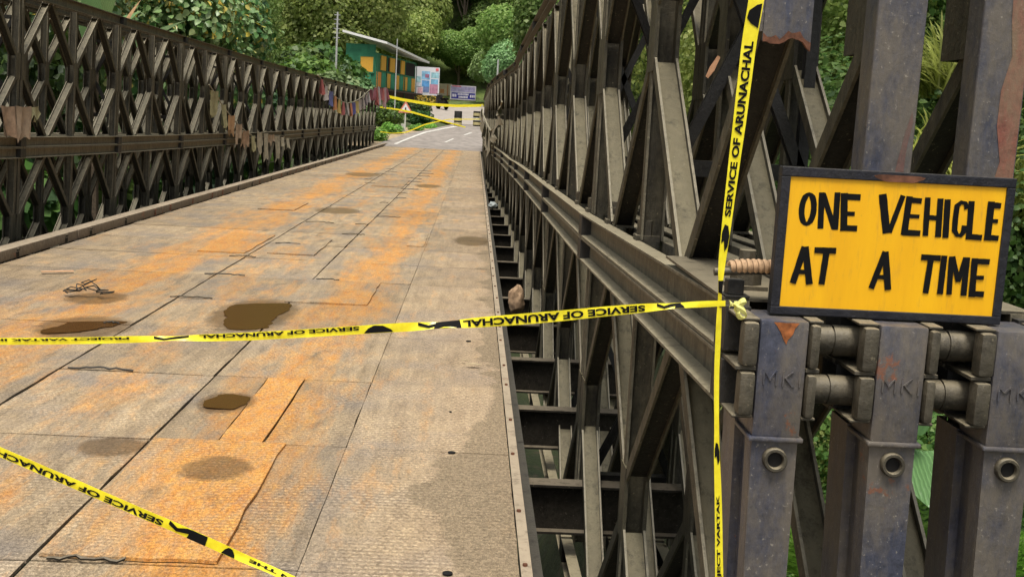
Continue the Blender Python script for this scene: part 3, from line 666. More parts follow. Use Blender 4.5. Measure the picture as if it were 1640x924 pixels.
# dirt crust by the right edge, the same piece-like outline as in the photograph
def crust(name, outline, mat, z=.0045, parent=None, lab=None, cat=None, jit=.012, seed=1):
    r = random.Random(seed); P = []; m_ = len(outline)
    for i in range(m_):
        a, b, c, d = [outline[(i+k) % m_] for k in (-1, 0, 1, 2)]; L = math.hypot(c[0]-b[0], c[1]-b[1]); n = max(3, int(L/.03))
        for t in range(n):
            t /= n; q = [.5*(2*b[e]+(c[e]-a[e])*t+(2*a[e]-5*b[e]+4*c[e]-d[e])*t*t+(3*b[e]-a[e]-3*c[e]+d[e])*t**3) for e in (0, 1)]
            if lab is None: q[0] = min(q[0], .203)
            k = jit*1.6; P.append((q[0]+k*noise.noise(Vector((q[0]*14, q[1]*14, seed)))+.15*k*noise.noise(Vector((q[0]*45, q[1]*45, seed))), q[1]+k*noise.noise(Vector((q[1]*14, q[0]*14, seed+9)))))
    cx = sum(p[0] for p in P)/len(P); cy = sum(p[1] for p in P)/len(P); n = len(P)
    V = [(p[0], p[1], z-.0015) for p in P] + [(p[0], p[1], z) for p in P] 
    F = [(i, (i+1) % n, (i+1) % n+n, i+n) for i in range(n)] + [tuple(range(n, 2*n))]
    mb = MB(); mb.add(V, F); o = mb.build(name, mat, None)
    return tag(o, lab, cat)
for (o, lab, sd, mt) in (([(-1.52, 7.15), (-1.28, 7.2), (-1.28, 7.6), (-1.25, 8.1), (-1.34, 8.17), (-1.5, 8.12), (-1.64, 8.02), (-1.66, 7.75), (-1.6, 7.55)], 'largest brown puddle on the deck just behind the yellow tape', 1, PUDDLE),
                   ([(-1.2, 5.22), (-1.05, 5.2), (-1.03, 5.34), (-1.06, 5.46), (-1.16, 5.46), (-1.21, 5.36)], 'small brown puddle on the narrow rusty plate', 2, PUDDLE),
                   ([(-2.53, 6.75), (-2.5, 6.95), (-2.45, 7.12), (-2.25, 7.2), (-2.15, 7.2), (-2.22, 7.0), (-2.35, 6.8)], 'long dark puddle by the left seam above the tape', 4, PUDDLE)):
    crust('puddle', o, mt, .0152 if sd == 3 else .0046 if sd == 2 else .0030, lab=lab, cat='puddle', jit=.017, seed=sd)
# ================================================================== text helper
def text_mesh(body, bold=0.012, space=1.0):
    fc = bpy.data.curves.new('t', 'FONT'); fc.body = body; fc.size = 1; fc.offset = bold; fc.space_character = space; fc.resolution_u = 3
    fo = bpy.data.objects.new('t', fc); me = bpy.data.meshes.new_from_object(fo); bpy.data.objects.remove(fo)
    V = np.array([v.co[:] for v in me.vertices]); F = [tuple(p.vertices) for p in me.polygons]; bpy.data.meshes.remove(me)
    V[:, 0] -= V[:, 0].min(); V[:, 0] /= V[:, 0].max(); V[:, 1] -= V[:, 1].min(); V[:, 1] /= V[:, 1].max()
    return V, F
TAPE = newmat('yellow_plastic_tape')[0]
_n = TAPE.node_tree; _b = _n.nodes['Principled BSDF']
_n.links.new(mixc(_n, ramp(_n, tex(_n, 60, 4, .6, pos(_n)), .3, .7), (.80, .66, .015), (.92, .82, .03)), _b.inputs['Base Color'])
_b.inputs['Roughness'].default_value = .25; _b.inputs['Transmission Weight'].default_value = .0
INK = flat('black_ink', (.008, .008, .008), .7, var=.2, spec=.08)

def tape(name, label, path, y0, texts=(), blots=(), group=None, ysag=0, steps=90, twist=()):
    """path: (x, z, width). A creased plastic ribbon hanging in the air; the print is a child"""
    P = np.array([(p[0], p[1]) for p in path]); Wd = np.array([p[2] for p in path]); seg = np.r_[0, np.cumsum(np.hypot(*np.diff(P, axis=0).T))]; L = seg[-1]
    def at(s):
        s = min(max(s, 0), L); e = .02*L
        def q(t): return np.array([np.interp(t, seg, P[:, 0]), np.interp(t, seg, P[:, 1])])
        c = (q(max(s-e, 0))+q(s)*2+q(min(s+e, L)))/4; d = q(min(s+e, L))-q(max(s-e, 0)); d /= np.hypot(*d)
        return c, d, float(np.interp(s, seg, Wd))
    def pt(s, v, dy=0):                     # v in -.5...5 across
        c, d, w_ = at(s); n = np.array([-d[1], d[0]])
        tw = sum(a*math.exp(-((s-b*L)/(k*L))**2) for b, k, a in twist)
        fold = .10*math.sin(s*31+1)+.06*math.sin(s*67)
        co = 1-min(.8, abs(tw)*.6)
        return Vector((c[0]+n[0]*v*w_*co, y0+ysag*math.sin(s/L*PI)+w_*(fold*(abs(v)-.2)+v*tw*.8)+dy, c[1]+n[1]*v*w_*co))
    mb = MB(); K = 4; V = []
    for sgn in (0, .0007):
        for i in range(steps+1):
            for k in range(K+1): V.append(pt(L*i/steps, k/K-.5, sgn))
    M1 = K+1; o = (steps+1)*M1; F = []
    for i in range(steps):
        for k in range(K):
            a = i*M1+k; F += [(a, a+1, a+1+M1, a+M1), (a+o, a+M1+o, a+1+M1+o, a+1+o)]
        for a in (i*M1, i*M1+K): F.append((a, a+M1, a+M1+o, a+o))
    mb.add(V, F); t = mb.build(name, TAPE); smooth_by_angle(t.data); tag(t, label, 'tape', group)
    mb = MB()
    for body, s0, s1, h, flip, off in texts:
        mb = MB(); TV, TF = text_mesh(body, .038)
        vs = []
        for x, y, z in TV:
            s = (s1-(s1-s0)*x) if flip else (s0+(s1-s0)*x); v = (y-.5)*h*(-1 if flip else 1)+off
            vs.append(pt(s*L, v, -.0012))
        mb.add(vs, TF); mb.build('tape_lettering', INK, t)
    for s, ln, poly in blots:
        mb = MB(); mb.add([pt((s+u*ln)*L, v, -.0012) for u, v in poly], [tuple(range(len(poly)))]); mb.build('tape_emblem', INK, t)
    return t, pt, L
TRI = [(-.5, -.42), (.5, -.42), (.42, -.1), (.15, .35), (-.15, .42), (-.35, .1)]
RND = [(-.5, -.1), (-.3, -.42), (.1, -.45), (.45, -.2), (.5, .2), (.2, .42), (-.2, .4), (-.1, .1)]
BAR = [(-.5, -.5), (.5, -.5), (.45, .5), (-.42, .5)]
BENT = [(-.5, .5), (-.2, .1), (.1, .45), (.5, .5), (.5, .2), (.1, -.1), (-.2, -.3), (-.5, .1)]
# vertical tape (path from the bottom up)
tape('barrier_tape', 'yellow printed barrier tape hanging vertically beside the first girder post',
     [(.505, .50, .015), (.50, .563, .0155), (.486, .716, .0135), (.475, .813, .0115), (.463, .956, .0095), (.458, 1.084, .0105), (.4555, 1.154, .013), (.459, 1.245, .0175), (.467, 1.425, .0235), (.473, 1.568, .0265), (.479, 1.634, .0275), (.486, 1.72, .028)], 2.03,
     texts=[('SERVICE OF ARUNACHAL', .615, .868, .62, False, .02), ('PROJECT VARTAK', .02, .19, .55, False, 0)],
     blots=[(.905, .035, TRI), (.945, .02, [(-.5, .3), (.5, -.4), (.5, -.2), (-.5, .5)]), (.583, .04, RND), (.51, .02, BAR), (.255, .035, RND), (.485, .012, TRI)],
     twist=((.50, .03, 1.0), (.30, .05, .4)))
# horizontal tape
tB = tape('barrier_tape', 'long yellow barrier tape stretched level across the deck and knotted at the right girder',
     [(-2.6, .98, .018), (-1.4, .963, .016), (-.848, .963, .0125), (-.661, .974, .0125), (-.53, .984, .0125), (-.385, .994, .0145), (-.163, 1.019, .0155), (-.007, 1.036, .0185), (.128, 1.053, .020), (.284, 1.076, .0175), (.397, 1.091, .0125), (.478, 1.097, .010)], 2.005,
     texts=[('SERVICE OF ARUNACHAL', .842+.0, .948, .70, True, 0), ('SERVICE OF ARUNACHAL', .69, .782, .48, True, .20), ('PROJECT VARTAK IN THE', .555, .650, .42, True, .26), ('SERVICE OF ARUNACHAL', .45, .54, .42, True, .24)],
     blots=[(.826, .02, BENT), (.833, .016, BAR), (.793, .017, TRI), (.674, .02, BENT), (.962, .014, BENT), (.968, .006, TRI)], steps=160,
     twist=((.675, .012, .9), (.83, .012, .9), (.965, .01, .6)))
# diagonal tape
tape('barrier_tape', 'yellow barrier tape sloping down across the lower left corner, print upside down',
     [(-2.2, 1.30, .018), (-1.4, 1.0, .018), (-.842, .777, .0175), (-.82, .769, .0175), (-.655, .701, .0175), (-.486, .632, .018), (-.373, .583, .0175), (-.292, .551, .017), (-.141, .465, .017), (.18, .27, .017)], 1.99,
     texts=[('SERVICE OF ARUNACHAL', .553, .690, .6, True, -.1), ('PROJECT VARTAK IN THE', .755, .885, .5, True, .12)],
     blots=[(.705, .022, BENT), (.716, .014, BAR), (.74, .01, TRI)], steps=140, twist=((.77, .02, .5),))
# knot
PALE = flat('faded_tape', (.72, .70, .22), .5, var=.2)
mb = MB(); kr = random.Random(5)
for q in range(4):
    V = []; n = 12; x0, z0 = .478, 1.094
    a0 = kr.uniform(-.4, .4)+(-.9 if q == 0 else .2 if q == 1 else -1.4 if q == 2 else 2.5); R = (.03, .02, .014, .012)[q]
    for i in range(n+1):
        t = i/n; r = R*math.sin(t*PI)*1.0; a = a0+(t-.5)*1.1; c = (x0+r*math.cos(a), 1.996+.008*math.sin(t*5+q), z0+r*math.sin(a)); wd = .0045+.003*math.sin(t*9+q)
        V += [(c[0], c[1], c[2]-wd), (c[0]+.001, c[1]-.003, c[2]), (c[0], c[1]+.001, c[2]+wd)]
    mb.add(V, [(3*i+k, 3*i+3+k, 3*i+4+k, 3*i+1+k) for i in range(n) for k in (0, 1)])
knot = mb.build('tape_knot', PALE, tB[0]); knot.data.validate(); knot['label'] = 'crumpled pale tape knot'
# far tapes at the other end of the bridge
for lab, pts in (('topmost of the far yellow tapes, tied near the red flags', [(-4.16, 2.17, .10), (-3.26, 2.01, .12), (-1.93, 1.87, .12), (-.9, 1.86, .11), (.13, 1.93, .11), (.3, 1.97, .1)]),
                 ('middle far yellow tape sloping down right behind the warning triangle', [(-4.14, 1.64, .06), (-3.4, 1.58, .07), (-2.71, 1.49, .08), (-1.64, 1.24, .06), (-.43, .98, .05)]),
                 ('far yellow tape rising from the left verge to the right girder', [(-4.10, .60, .04), (-3.5, .56, .035), (-2.94, .64, .05), (-2.16, 1.02, .05), (-1.2, 1.28, .035), (.2, 1.36, .04)])):
    tape('far_tape', lab, pts, 49.3 if 'top' in lab else 49.35 if 'middle' in lab else 49.25, steps=40, group='tapes closing the far end')

# ================================================================== the sign
SY = 2.128
sx0, sx1, sz0, sz1 = .577, 1.024, 1.062, 1.342
sg = thing('traffic_sign', 'yellow board in a black frame lettered ONE VEHICLE AT A TIME', 'sign', (.8, SY, sz0))
def spart(name, mb, mat, parent=sg):
    me = mb.mesh(name, mat); me.transform(Matrix.Translation((-.8, -SY, -sz0))); return link(name, me, parent)
YEL = newmat('yellow_sign_paint')[0]; n = YEL.node_tree; b = n.nodes['Principled BSDF']; P = pos(n)
c = mixc(n, ramp(n, tex(n, 14, 5, .65, P, (1, 1, .18)), .3, .7), (.80, .395, .002), (.92, .50, .003))
c = mixc(n, mth(n, 'MULTIPLY', ramp(n, tex(n, 38, 6, .75, P, (2.2, 1, .35), (3, 0, 1)), .55, .70), .45), c, (.55, .28, .03))
c = mixc(n, mth(n, 'MULTIPLY', ramp(n, tex(n, 90, 5, .8, P), .66, .70), .6), c, (.16, .11, .04))
n.links.new(c, b.inputs['Base Color']); b.inputs['Roughness'].default_value = .45
BLK = steel('black_frame_paint', (.010, .011, .018), (.035, .032, .028), dust_amt=.5, rust_amt=.72, rough=.5)
mb = MB(); mb.box((sx0+.016, SY, sz0+.014), (sx1-.014, SY+.012, sz1-.016)); spart('sign_board', mb, YEL)
for a, b_ in (((sx0, sz1-.018), (sx1, sz1)), ((sx0, sz0), (sx1, sz0+.0155)), ((sx0, sz0+.0155), (sx0+.0175, sz1-.018)), ((sx1-.0165, sz0+.0155), (sx1, sz1-.018))):
    mb = MB(); mb.box((a[0], SY-.004, a[1]), (b_[0], SY+.022, b_[1]), ch=.0018); spart('sign_frame', mb, BLK)
mb = MB()
for si, (wd, pts) in enumerate(LETTERS):
    wd *= .00102; q = [(sx0+x*.001, sz0+z*.001) for x, z in pts]; yy = SY-.0006-.00004*si; r = random.Random(si)
    closed = len(q) > 12 and math.hypot(q[0][0]-q[-1][0], q[0][1]-q[-1][1]) < .003
    V = []; m_ = len(q)
    if m_ == 2:
        q = [(q[0][0]+(q[1][0]-q[0][0])*t/5, q[0][1]+(q[1][1]-q[0][1])*t/5) for t in range(6)]; m_ = 6
    for i, (x, z) in enumerate(q):
        a = q[max(i-1, 0)] if not closed else q[(i-1) % (m_-1)]; c = q[min(i+1, m_-1)] if not closed else q[(i+1) % (m_-1)]
        dx, dz = c[0]-a[0], c[1]-a[1]; l = math.hypot(dx, dz) or 1
        horiz = abs(dx) > abs(dz)
        w_ = wd*.5*(.74 if (horiz and m_ > 6) else 1)*r.uniform(.95, 1.05)
        V += [(x-dz/l*w_, yy, z+dx/l*w_), (x+dz/l*w_, yy, z-dx/l*w_)]
    mb.add(V, [(2*i, 2*i+1, 2*i+3, 2*i+2) for i in range(m_-1)])
spart('sign_lettering', mb, INK)
mb = MB(); mb.add([(.80+.045*math.cos(a)*(1+.2*math.sin(a*3)), SY-.00450, sz1-.012+.009*math.sin(a)*(1+.3*math.cos(a*2))) for a in [i*PI/9 for i in range(18)]], [tuple(range(18))]); spart('rust_stain', mb, RUSTD)

# rope wound bar behind the vertical tape
ROPE = flat('pale_rope', (.50, .33, .19), .85, var=.3, scale=90)
bar = thing('rope_wound_bar', 'short bar wound with pale rope, poking out behind the left edge of the sign', 'bar', (.51, 2.2, 1.14))
mb = MB(); mb.cyl((-.03, 0, -.012), (.16, 0, 0), .0075, n=12); mb.build('bar_core', PIN, bar, smooth=True)
mb = MB(); n = 150; K = 7
ctr = [];
for i in range(n+1):
    t = i/n; a = t*2*PI*11; R = .0108*(.75+.25*min(1, t*6)); x = .0+.12*t
    ctr.append(Vector((x, R*math.cos(a), R*math.sin(a)+.003*math.sin(t*3))))
V = []
for i, c in enumerate(ctr):
    a = i/n*2*PI*11; rad = Vector((0, math.cos(a), math.sin(a)))
    for k in range(6):
        b_ = k*PI/3; V.append(c+rad*.0042*math.cos(b_)+Vector((1, 0, 0))*.0056*math.sin(b_))
mb.add(V, [(i*6+k, i*6+(k+1) % 6, (i+1)*6+(k+1) % 6, (i+1)*6+k) for i in range(n) for k in range(6)])
mb.build('rope_winding', ROPE, bar, smooth=True)
mb = MB(); mb.box((.508, 2.205, 1.078), (.556, 2.26, 1.082), ch=.001); mb.box((.512, 2.21, 1.082), (.545, 2.245, 1.112), ch=.003); o = part('anchor_block', mb, DARK)

# ================================================================== cloths
def cloth(name, parent, w_, h, mat, M, seed, ragged=.15, nx=9, nz=7, fold=.03):
    r = random.Random(seed); V = []
    ph = r.uniform(0, 6); bot = [1+r.uniform(-ragged, ragged) for _ in range(nx+1)]
    for dy in (0, .003):
        for j in range(nz+1):
            for i in range(nx+1):
                u = i/nx; v = j/nz
                V.append((dy+fold*math.sin(u*9+ph+v)*(.3+v)+.03*v*math.sin(ph), (u-.5)*w_*(1-.12*v)+.01*math.sin(v*6+ph), -v*h*bot[i]-.03*w_*math.sin(u*PI)))
    m1 = nx+1; o = (nz+1)*m1; F = []
    for j in range(nz):
        for i in range(nx):
            a = j*m1+i; F += [(a, a+1, a+m1+1, a+m1), (a+o, a+m1+o, a+m1+1+o, a+1+o)]
    mb = MB(); mb.add(V, F, M); return mb.build(name, mat, parent, smooth=True)
BURL = flat('burlap', (.30, .225, .15), .95, var=.25, scale=14); BURL2 = flat('faded_brown_cloth', (.28, .19, .12), .95, var=.3, scale=14)
OLIVE = flat('olive_cloth', (.25, .23, .12), .95, var=.3, scale=14); RAG = flat('grey_beige_rag', (.30, .27, .19), .95, var=.3, scale=14); ORC = flat('orange_tan_cloth', (.36, .22, .11), .95, var=.25, scale=14)
T3 = lambda x, y, z: Matrix.Translation((x, y, z))
o = thing('burlap_rag', 'brown burlap rag draped over the left girder at the photo edge', 'rag', (-4.36, 11.0, 1.28))
cloth('rag_cloth', o, .38, .27, BURL2, T3(0, -.12, 0), 1); cloth('rag_cloth', o, .34, .30, BURL, T3(.03, .18, .0), 2, .2); cloth('rag_cloth', o, .35, .14, OLIVE, T3(.01, .45, 0), 9, .5)
o = thing('rag_string', 'slanting string of yellow-brown rags on the left girder', 'rags', (-4.34, 18.85, 1.7))
mb = MB(); mb.tube([Vector((0, 4.0*t/8, -.92*t/8-.12*math.sin(t/8*PI))) for t in range(9)], .012, 5); mb.build('cord', RAG, o)
for i, mt in enumerate((OLIVE, OLIVE, ORC, BURL, BURL2, OLIVE)):
    t = (i+.4)/6; cloth('rag_cloth', o, .5, .36-.02*i, mt, T3(.03, 4.0*t, -.92*t-.12*math.sin(t*PI)), 20+i, .25)
o = thing('rag_bundle', 'grey-beige torn rags hanging over the middle rail of the left girder', 'rags', (-4.34, 23.0, .90))
for i in range(6):
    cloth('rag_cloth', o, .62, (.36, .48, .2, .5, .25, .3)[i], RAG if i != 2 else BURL, T3(.02, .2+.68*i, -.035*i), 40+i, .3)
o = thing('prayer_flag_string', 'string of small coloured prayer flags sagging between the far top rails of the left girder', 'flags', (-4.34, 31.5, 2.32))
fl = [(.45, .08, .06), (.60, .55, .50), (.10, .12, .35), (.58, .22, .05), (.60, .42, .08), (.50, .10, .09), (.55, .5, .45), (.6, .2, .06), (.08, .08, .38), (.62, .48, .12), (.45, .38, .34), (.42, .35, .30), (.35, .28, .28), (.5, .45, .42), (.30, .05, .07), (.5, .3, .3)]
FM = [flat('flag_cloth', tuple(q*.6+.05 for q in c), .85, var=.2, scale=6) for c in fl]
def fz(t): return -.75*math.sin(min(1, t*1.1)*PI)*(1-.3*t)
mb = MB(); mb.tube([Vector((0, 17*t/20, fz(t/20))) for t in range(21)], .02, 5); mb.build('cord', RAG, o)
for i in range(16): cloth('flag', o, .7, .40, FM[i], T3(.04, 17*(i+.5)/16, fz((i+.5)/16)), 60+i, .12, 5, 4, .06)
o = thing('red_flag_cluster', 'dark red and white cloths tied at the far top end of the left girder', 'flags', (-4.2, 48.3, 2.42))
for i in range(7): cloth('flag', o, .45, .5+.1*(i % 3), FM[(14, 0, 13, 14, 5, 15, 14)[i]], T3(.05+.06*i, -1.6+.35*i, .02*(i % 3)), 90+i, .3, 4, 4, .08)
o = thing('rag_string', 'pale torn rag string sagging on the far part of the right girder', 'rags', (.42, 19.5, 1.70))
path = [Vector((0, 0, 0)), Vector((.0, 1.5, -.25)), Vector((-.04, 3, -.45)), Vector((-.1, 4.6, -.55)), Vector((-.17, 6.8, -.42)), Vector((-.25, 10, -.2)), Vector((-.28, 11.5, .05))]
mb = MB(); mb.tube(path, .018, 5); mb.build('cord', RAG, o)
for i in range(9):
    t = (i+.4)/9*6; k = int(t); p = path[k].lerp(path[k+1], t-k); cloth('rag_cloth', o, 1.05, (.12, .16, .22, .3, .42, .45, .35, .4, .3)[i], RAG, T3(*(p+Vector((-.02, 0, 0)))), 120+i, .35, 5, 4, .05)

# small litter
def rock(name, label, cat, loc, s, mat, seed, sq=(1, 1, 1)):
    import bmesh
    bm = bmesh.new(); bmesh.ops.create_icosphere(bm, subdivisions=3, radius=1)
    for v in bm.verts:
        k = 1+.35*noise.noise(v.co*1.6+Vector((seed, 0, 0)))+.12*noise.noise(v.co*5+Vector((0, seed, 0)))
        v.co = Vector((v.co.x*sq[0], v.co.y*sq[1], v.co.z*sq[2]))*s*k
    me = bpy.data.meshes.new(name); bm.to_mesh(me); bm.free(); me.materials.append(mat); smooth_by_angle(me)
    return tag(link(name, me, None, loc), label, cat)
rock('tan_stone', 'tan stone wedged between the deck edge and the right girder', 'stone', (.37, 8.6, .05), .085, flat('tan_stone', (.33, .22, .13), .9, var=.4, scale=25), 3, (.8, 1, 1.2))
rock('pale_bag', 'crumpled whitish plastic bag in the gap beside the far deck edge', 'bag', (.36, 19.8, -.08), .075, flat('white_plastic', (.33, .36, .34), .4, var=.2, scale=20), 8, (1, 1.3, .8))
rock('grey_stone', 'dark stone lying in the gap below the near deck edge', 'stone', (.36, 4.4, -.62), .10, ABUT, 5, (1.4, 1, .7))
wire = thing('twisted_wire', 'twisted dark wire scrap lying on the rusty deck', 'wire', (-2.68, 8.05, .012))
mb = MB(); wr = random.Random(4); p = Vector((-.14, 0, .01)); pts = [p]
for i in range(34): p = Vector((-.16+.32*i/34+.06*math.sin(i*1.3), .05*math.sin(i*2.1), .02+.05*abs(math.sin(i*.9))*math.sin(i/34*PI)+.05*math.exp(-((i-17)/4)**2))); pts.append(p)
mb.tube(pts, .0042, 6); mb.build('wire_strand', DARK, wire)
mb = MB(); mb.box((-.11, -.02, 0), (.13, .02, .006), Matrix.Rotation(.5, 4, 'Z')); tag(mb.build('plank_scrap', flat('pale_wood', (.58, .34, .19), .9, var=.2), None, (-3.28, 9.1, .012)), 'small pale orange wood scrap on the left side of the deck', 'scrap')
for x, y, s in ((.05, 6.35, .035), (-.0, 6.45, .02), (.12, 8.8, .02)):
    mb = MB(); mb.add([(-s*1.6, 0, .004), (0, -s*.6, .008), (s*1.6, 0, .005), (0, s*.6, .01)], [(0, 1, 2, 3)]); mb.add([(-s*1.6, 0, .003), (0, -s*.6, .006), (s*1.6, 0, .003), (0, s*.6, .007)], [(3, 2, 1, 0)])
    tag(mb.build('dry_leaf', flat('dry_leaf', (.42, .33, .2), .8), None, (x, y, .012)), 'dry curled leaf on the dirt by the right deck edge', 'leaf', 'dry leaves by the deck edge')
mb = MB(); mb.add([(0, 0, 0), (.014, -.004, .02), (.028, 0, .055), (.022, .004, .06), (.004, .006, .03), (-.006, .003, .004)], [tuple(range(6))]); mb.add([(0, .002, 0), (.014, -.002, .02), (.028, .002, .055), (.022, .006, .06), (.004, .008, .03), (-.006, .005, .004)], [tuple(range(6))[::-1]])
tag(mb.build('dry_leaf', flat('brown_leaf', (.50, .27, .14), .8), None, (.598, 3.0, 1.535)), 'brown dry leaf caught in a web on the girder', 'leaf')

# ================================================================== far bank
def P_(name, mb, mat, parent): 
    me = mb.mesh(name, mat); L = parent.matrix_basis.inverted() if False else Matrix.Translation(-parent.location); me.transform(L); return link(name, me, parent)
# house
GREEN = flat('green_boards', (.035, .17, .085), .7, var=.25, scale=3); YELW = flat('yellow_shutter', (.72, .38, .05), .6, var=.12); TEAL = flat('teal_boards', (.045, .28, .16), .7, var=.2, scale=3)
TIN = flat('white_tin_roof', (.78, .76, .72), .4, var=.06, scale=4); DWOOD = flat('dark_wood', (.07, .045, .035), .8, var=.3, scale=6); ORNG = flat('orange_panel', (.80, .30, .06), .6, var=.12)
hs = thing('wooden_house', 'green wooden house with yellow shutters and white tin roof beyond the bridge', 'house', (-5.8, 66, 1.6))
A = Vector((-5.80, 66, 0)); B = Vector((-4.13, 76, 0)); dv = (B-A); Lh = dv.length; dv.normalize(); nv = Vector((-dv.y, dv.x, 0))   # nv towards the left/back
Mh = Matrix(((dv.x, nv.x, 0, A.x), (dv.y, nv.y, 0, A.y), (0, 0, 1, 0), (0, 0, 0, 1)))     # u along the long wall, v inward
def hb(mb, a, b): mb.box(a, b, Mh)
zb, zt = 2.78, 4.75
mb = MB(); hb(mb, (0, 0, zb), (Lh, .08, zt)); P_('side_wall', mb, GREEN, hs)
mb = MB(); hb(mb, (-.0, .08, zb), (.08, 1.8, 5.2)); P_('front_wall', mb, GREEN, hs)
mb = MB(); hb(mb, (Lh-.08, .08, zb), (Lh, 1.8, zt)); hb(mb, (.08, 1.72, zb), (Lh-.08, 1.8, zt)); P_('rear_wall', mb, GREEN, hs)
for i in range(9):
    u0 = Lh*i/9+.06; u1 = Lh*(i+1)/9-.06
    mb = MB(); hb(mb, (u0, -.03, zb+.08), (u1, -.002, zb+.92)); P_('panel', mb, (ORNG, TEAL, YELW, TEAL, YELW, TEAL, YELW, TEAL, YELW)[i], hs)
for i, (a, b_) in enumerate(((.09, .20), (.30, .42), (.58, .68))):
    mb = MB(); hb(mb, (Lh*a, -.06, zb+1.05), (Lh*b_, -.004, zt-.1)); P_('shutter', mb, YELW, hs)
for a, b_ in ((.20, .295), (.42, .56), (.69, .97)):
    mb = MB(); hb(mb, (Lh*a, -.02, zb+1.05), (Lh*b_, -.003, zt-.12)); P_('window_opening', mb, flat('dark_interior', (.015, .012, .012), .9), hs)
for u in (0, .22, .45, .68, 1.0):
    mb = MB(); hb(mb, (Lh*u-.05, -.09, .9), (Lh*u+.05, -.0615, zt)); P_('post', mb, GREEN, hs)
mb = MB(); hb(mb, (-.05, .18, 3.66), (-.005, .92, 4.50)); w1 = P_('window', mb, YELW, hs)
mb = MB()
for a, b_ in (((-.07, .1, 3.58), (-.04, 1.0, 3.66)), ((-.07, .1, 4.50), (-.04, 1.0, 4.58)), ((-.07, .1, 3.66), (-.04, .18, 4.50)), ((-.07, .92, 3.66), (-.04, 1.0, 4.50))): hb(mb, a, b_)
me = mb.mesh('window_frame', GREEN); me.transform(Matrix.Translation(-hs.location)); link('window_frame', me, w1)
mb = MB(); hb(mb, (-.04, .3, zb+.1), (-.004, 1.5, zb+.8)); P_('panel', mb, TEAL, hs)
mb = MB(); hb(mb, (0, -.02, 1.2), (Lh, .05, zb-.01)); hb(mb, (0, .05, 1.2), (.08, 1.8, zb-.01)); P_('base_boards', mb, DWOOD, hs)
mb = MB(); hb(mb, (-.25, -.5, zb-.12), (Lh+.1, 0, zb-.02)); P_('ledge', mb, DWOOD, hs)
# roof slab, falling towards the far end
V = [(-.5, -.7, 5.22), (Lh+1.0, -.7, 4.78), (Lh+1.0, 1.9, 5.32), (-.5, 1.9, 5.78)]
V = V + [(a, b_, c+.13) for a, b_, c in V]; mb = MB(); mb.add([Vector(Mh @ Vector(v)) for v in V], [(3, 2, 1, 0), (4, 5, 6, 7), (0, 1, 5, 4), (1, 2, 6, 5), (2, 3, 7, 6), (3, 0, 4, 7)]); P_('roof', mb, TIN, hs)

def board(name, label, cat, x0, x1, z0, z1, y, patches, rot=0, base=(.7, .7, .72)):
    o = thing(name, label, cat, ((x0+x1)/2, y, ground((x0+x1)/2, y)))
    o.rotation_euler.z = rot; cx = (x0+x1)/2; g = o.location.z
    def bp(nm, a, b_, mat, par=o): mb = MB(); mb.box((a[0]-cx, a[1], a[2]-g), (b_[0]-cx, b_[1], b_[2]-g)); return mb.build(nm, mat, par)
    p = bp('board_panel', (x0, 0, z0), (x1, .06, z1), flat('board_face', base, .5, var=.05))
    for i, (u0, v0, u1, v1, c) in enumerate(patches):
        bp('print', (x0+(x1-x0)*u0, -.004-.002*i, z0+(z1-z0)*v0), (x0+(x1-x0)*u1, -.001-.0005*i, z0+(z1-z0)*v1), flat('print', c, .5, var=.35, scale=4), p)
    for x in (x0+.1, x1-.16): bp('post', (x, .062, g-.2), (x+.08, .14, z1-.05), DWOOD)
    return o
board('poster_board', 'tall white hoarding with blue and pink picture panels beside the green house', 'billboard', -4.27, -2.6, 2.74, 4.6, 78,
      [(.28, .55, .62, .85, (.25, .48, .68)), (.66, .62, .98, .82, (.30, .52, .58)), (.42, .62, .58, .75, (.32, .14, .22)), (.30, .30, .60, .52, (.12, .34, .66)), (.66, .34, .95, .58, (.18, .42, .60)), (.62, .06, .95, .40, (.45, .22, .30)), (.14, .05, .34, .26, (.70, .42, .45)), (.36, .1, .6, .3, (.16, .22, .40)), (.08, .45, .26, .66, (.35, .55, .58)), (.84, .88, .95, .97, (.7, .15, .15)), (.1, .3, .28, .42, (.62, .66, .72))], rot=.12)
o = board('notice_board', 'wide lavender and dark blue notice board across the far yard', 'sign', -2.03, -.12, 2.66, 3.72, 86,
      [(.02, .55, .96, .93, (.33, .30, .48)), (.05, .08, .97, .50, (.035, .035, .26)), (.06, .90, .42, .97, (.6, .12, .15)), (.06, .51, .96, .53, (.75, .72, .75))], base=(.62, .58, .62))
pn = [c for c in o.children if c.name.startswith('board_panel')][0]
for (u0, u1, v0, v1) in ((.3, .72, .33, .46), (.34, .66, .14, .27), (.08, .24, .2, .4), (.78, .93, .2, .38)):
    r = random.Random(int(u0*100)); mb = MB(); x = -.96+1.91*u0
    while x < -.96+1.91*u1:
        w_ = r.uniform(.03, .09); mb.box((x, -.02, 2.66+1.06*v0-o.location.z), (x+w_, -.012, 2.66+1.06*v1-o.location.z)); x += w_+.025
    mb.build('board_lettering', flat('white_letters', (.75, .7, .8), .6), pn)
CREAM = flat('cream_wall', (.62, .52, .36), .9, var=.15, scale=2)
o = thing('yard_wall', 'cream plastered wall between the picture hoarding and the notice board', 'wall', (-2.3, 86.6, 2.2))
mb = MB(); mb.box((-.8, 0, .1), (.35, .25, 1.6)); mb.build('wall_panel', CREAM, o); mb = MB(); mb.box((.35, 0, .1), (2.0, .2, .45)); mb.build('wall_panel', CREAM, o)
mb = MB(); mb.box((.02, -.03, .1), (.10, -.002, 1.55)); mb.box((-.5, -.03, .9), (-.2, -.002, 1.2)); mb.build('red_marking', flat('red_paint', (.6, .28, .12), .8), o)
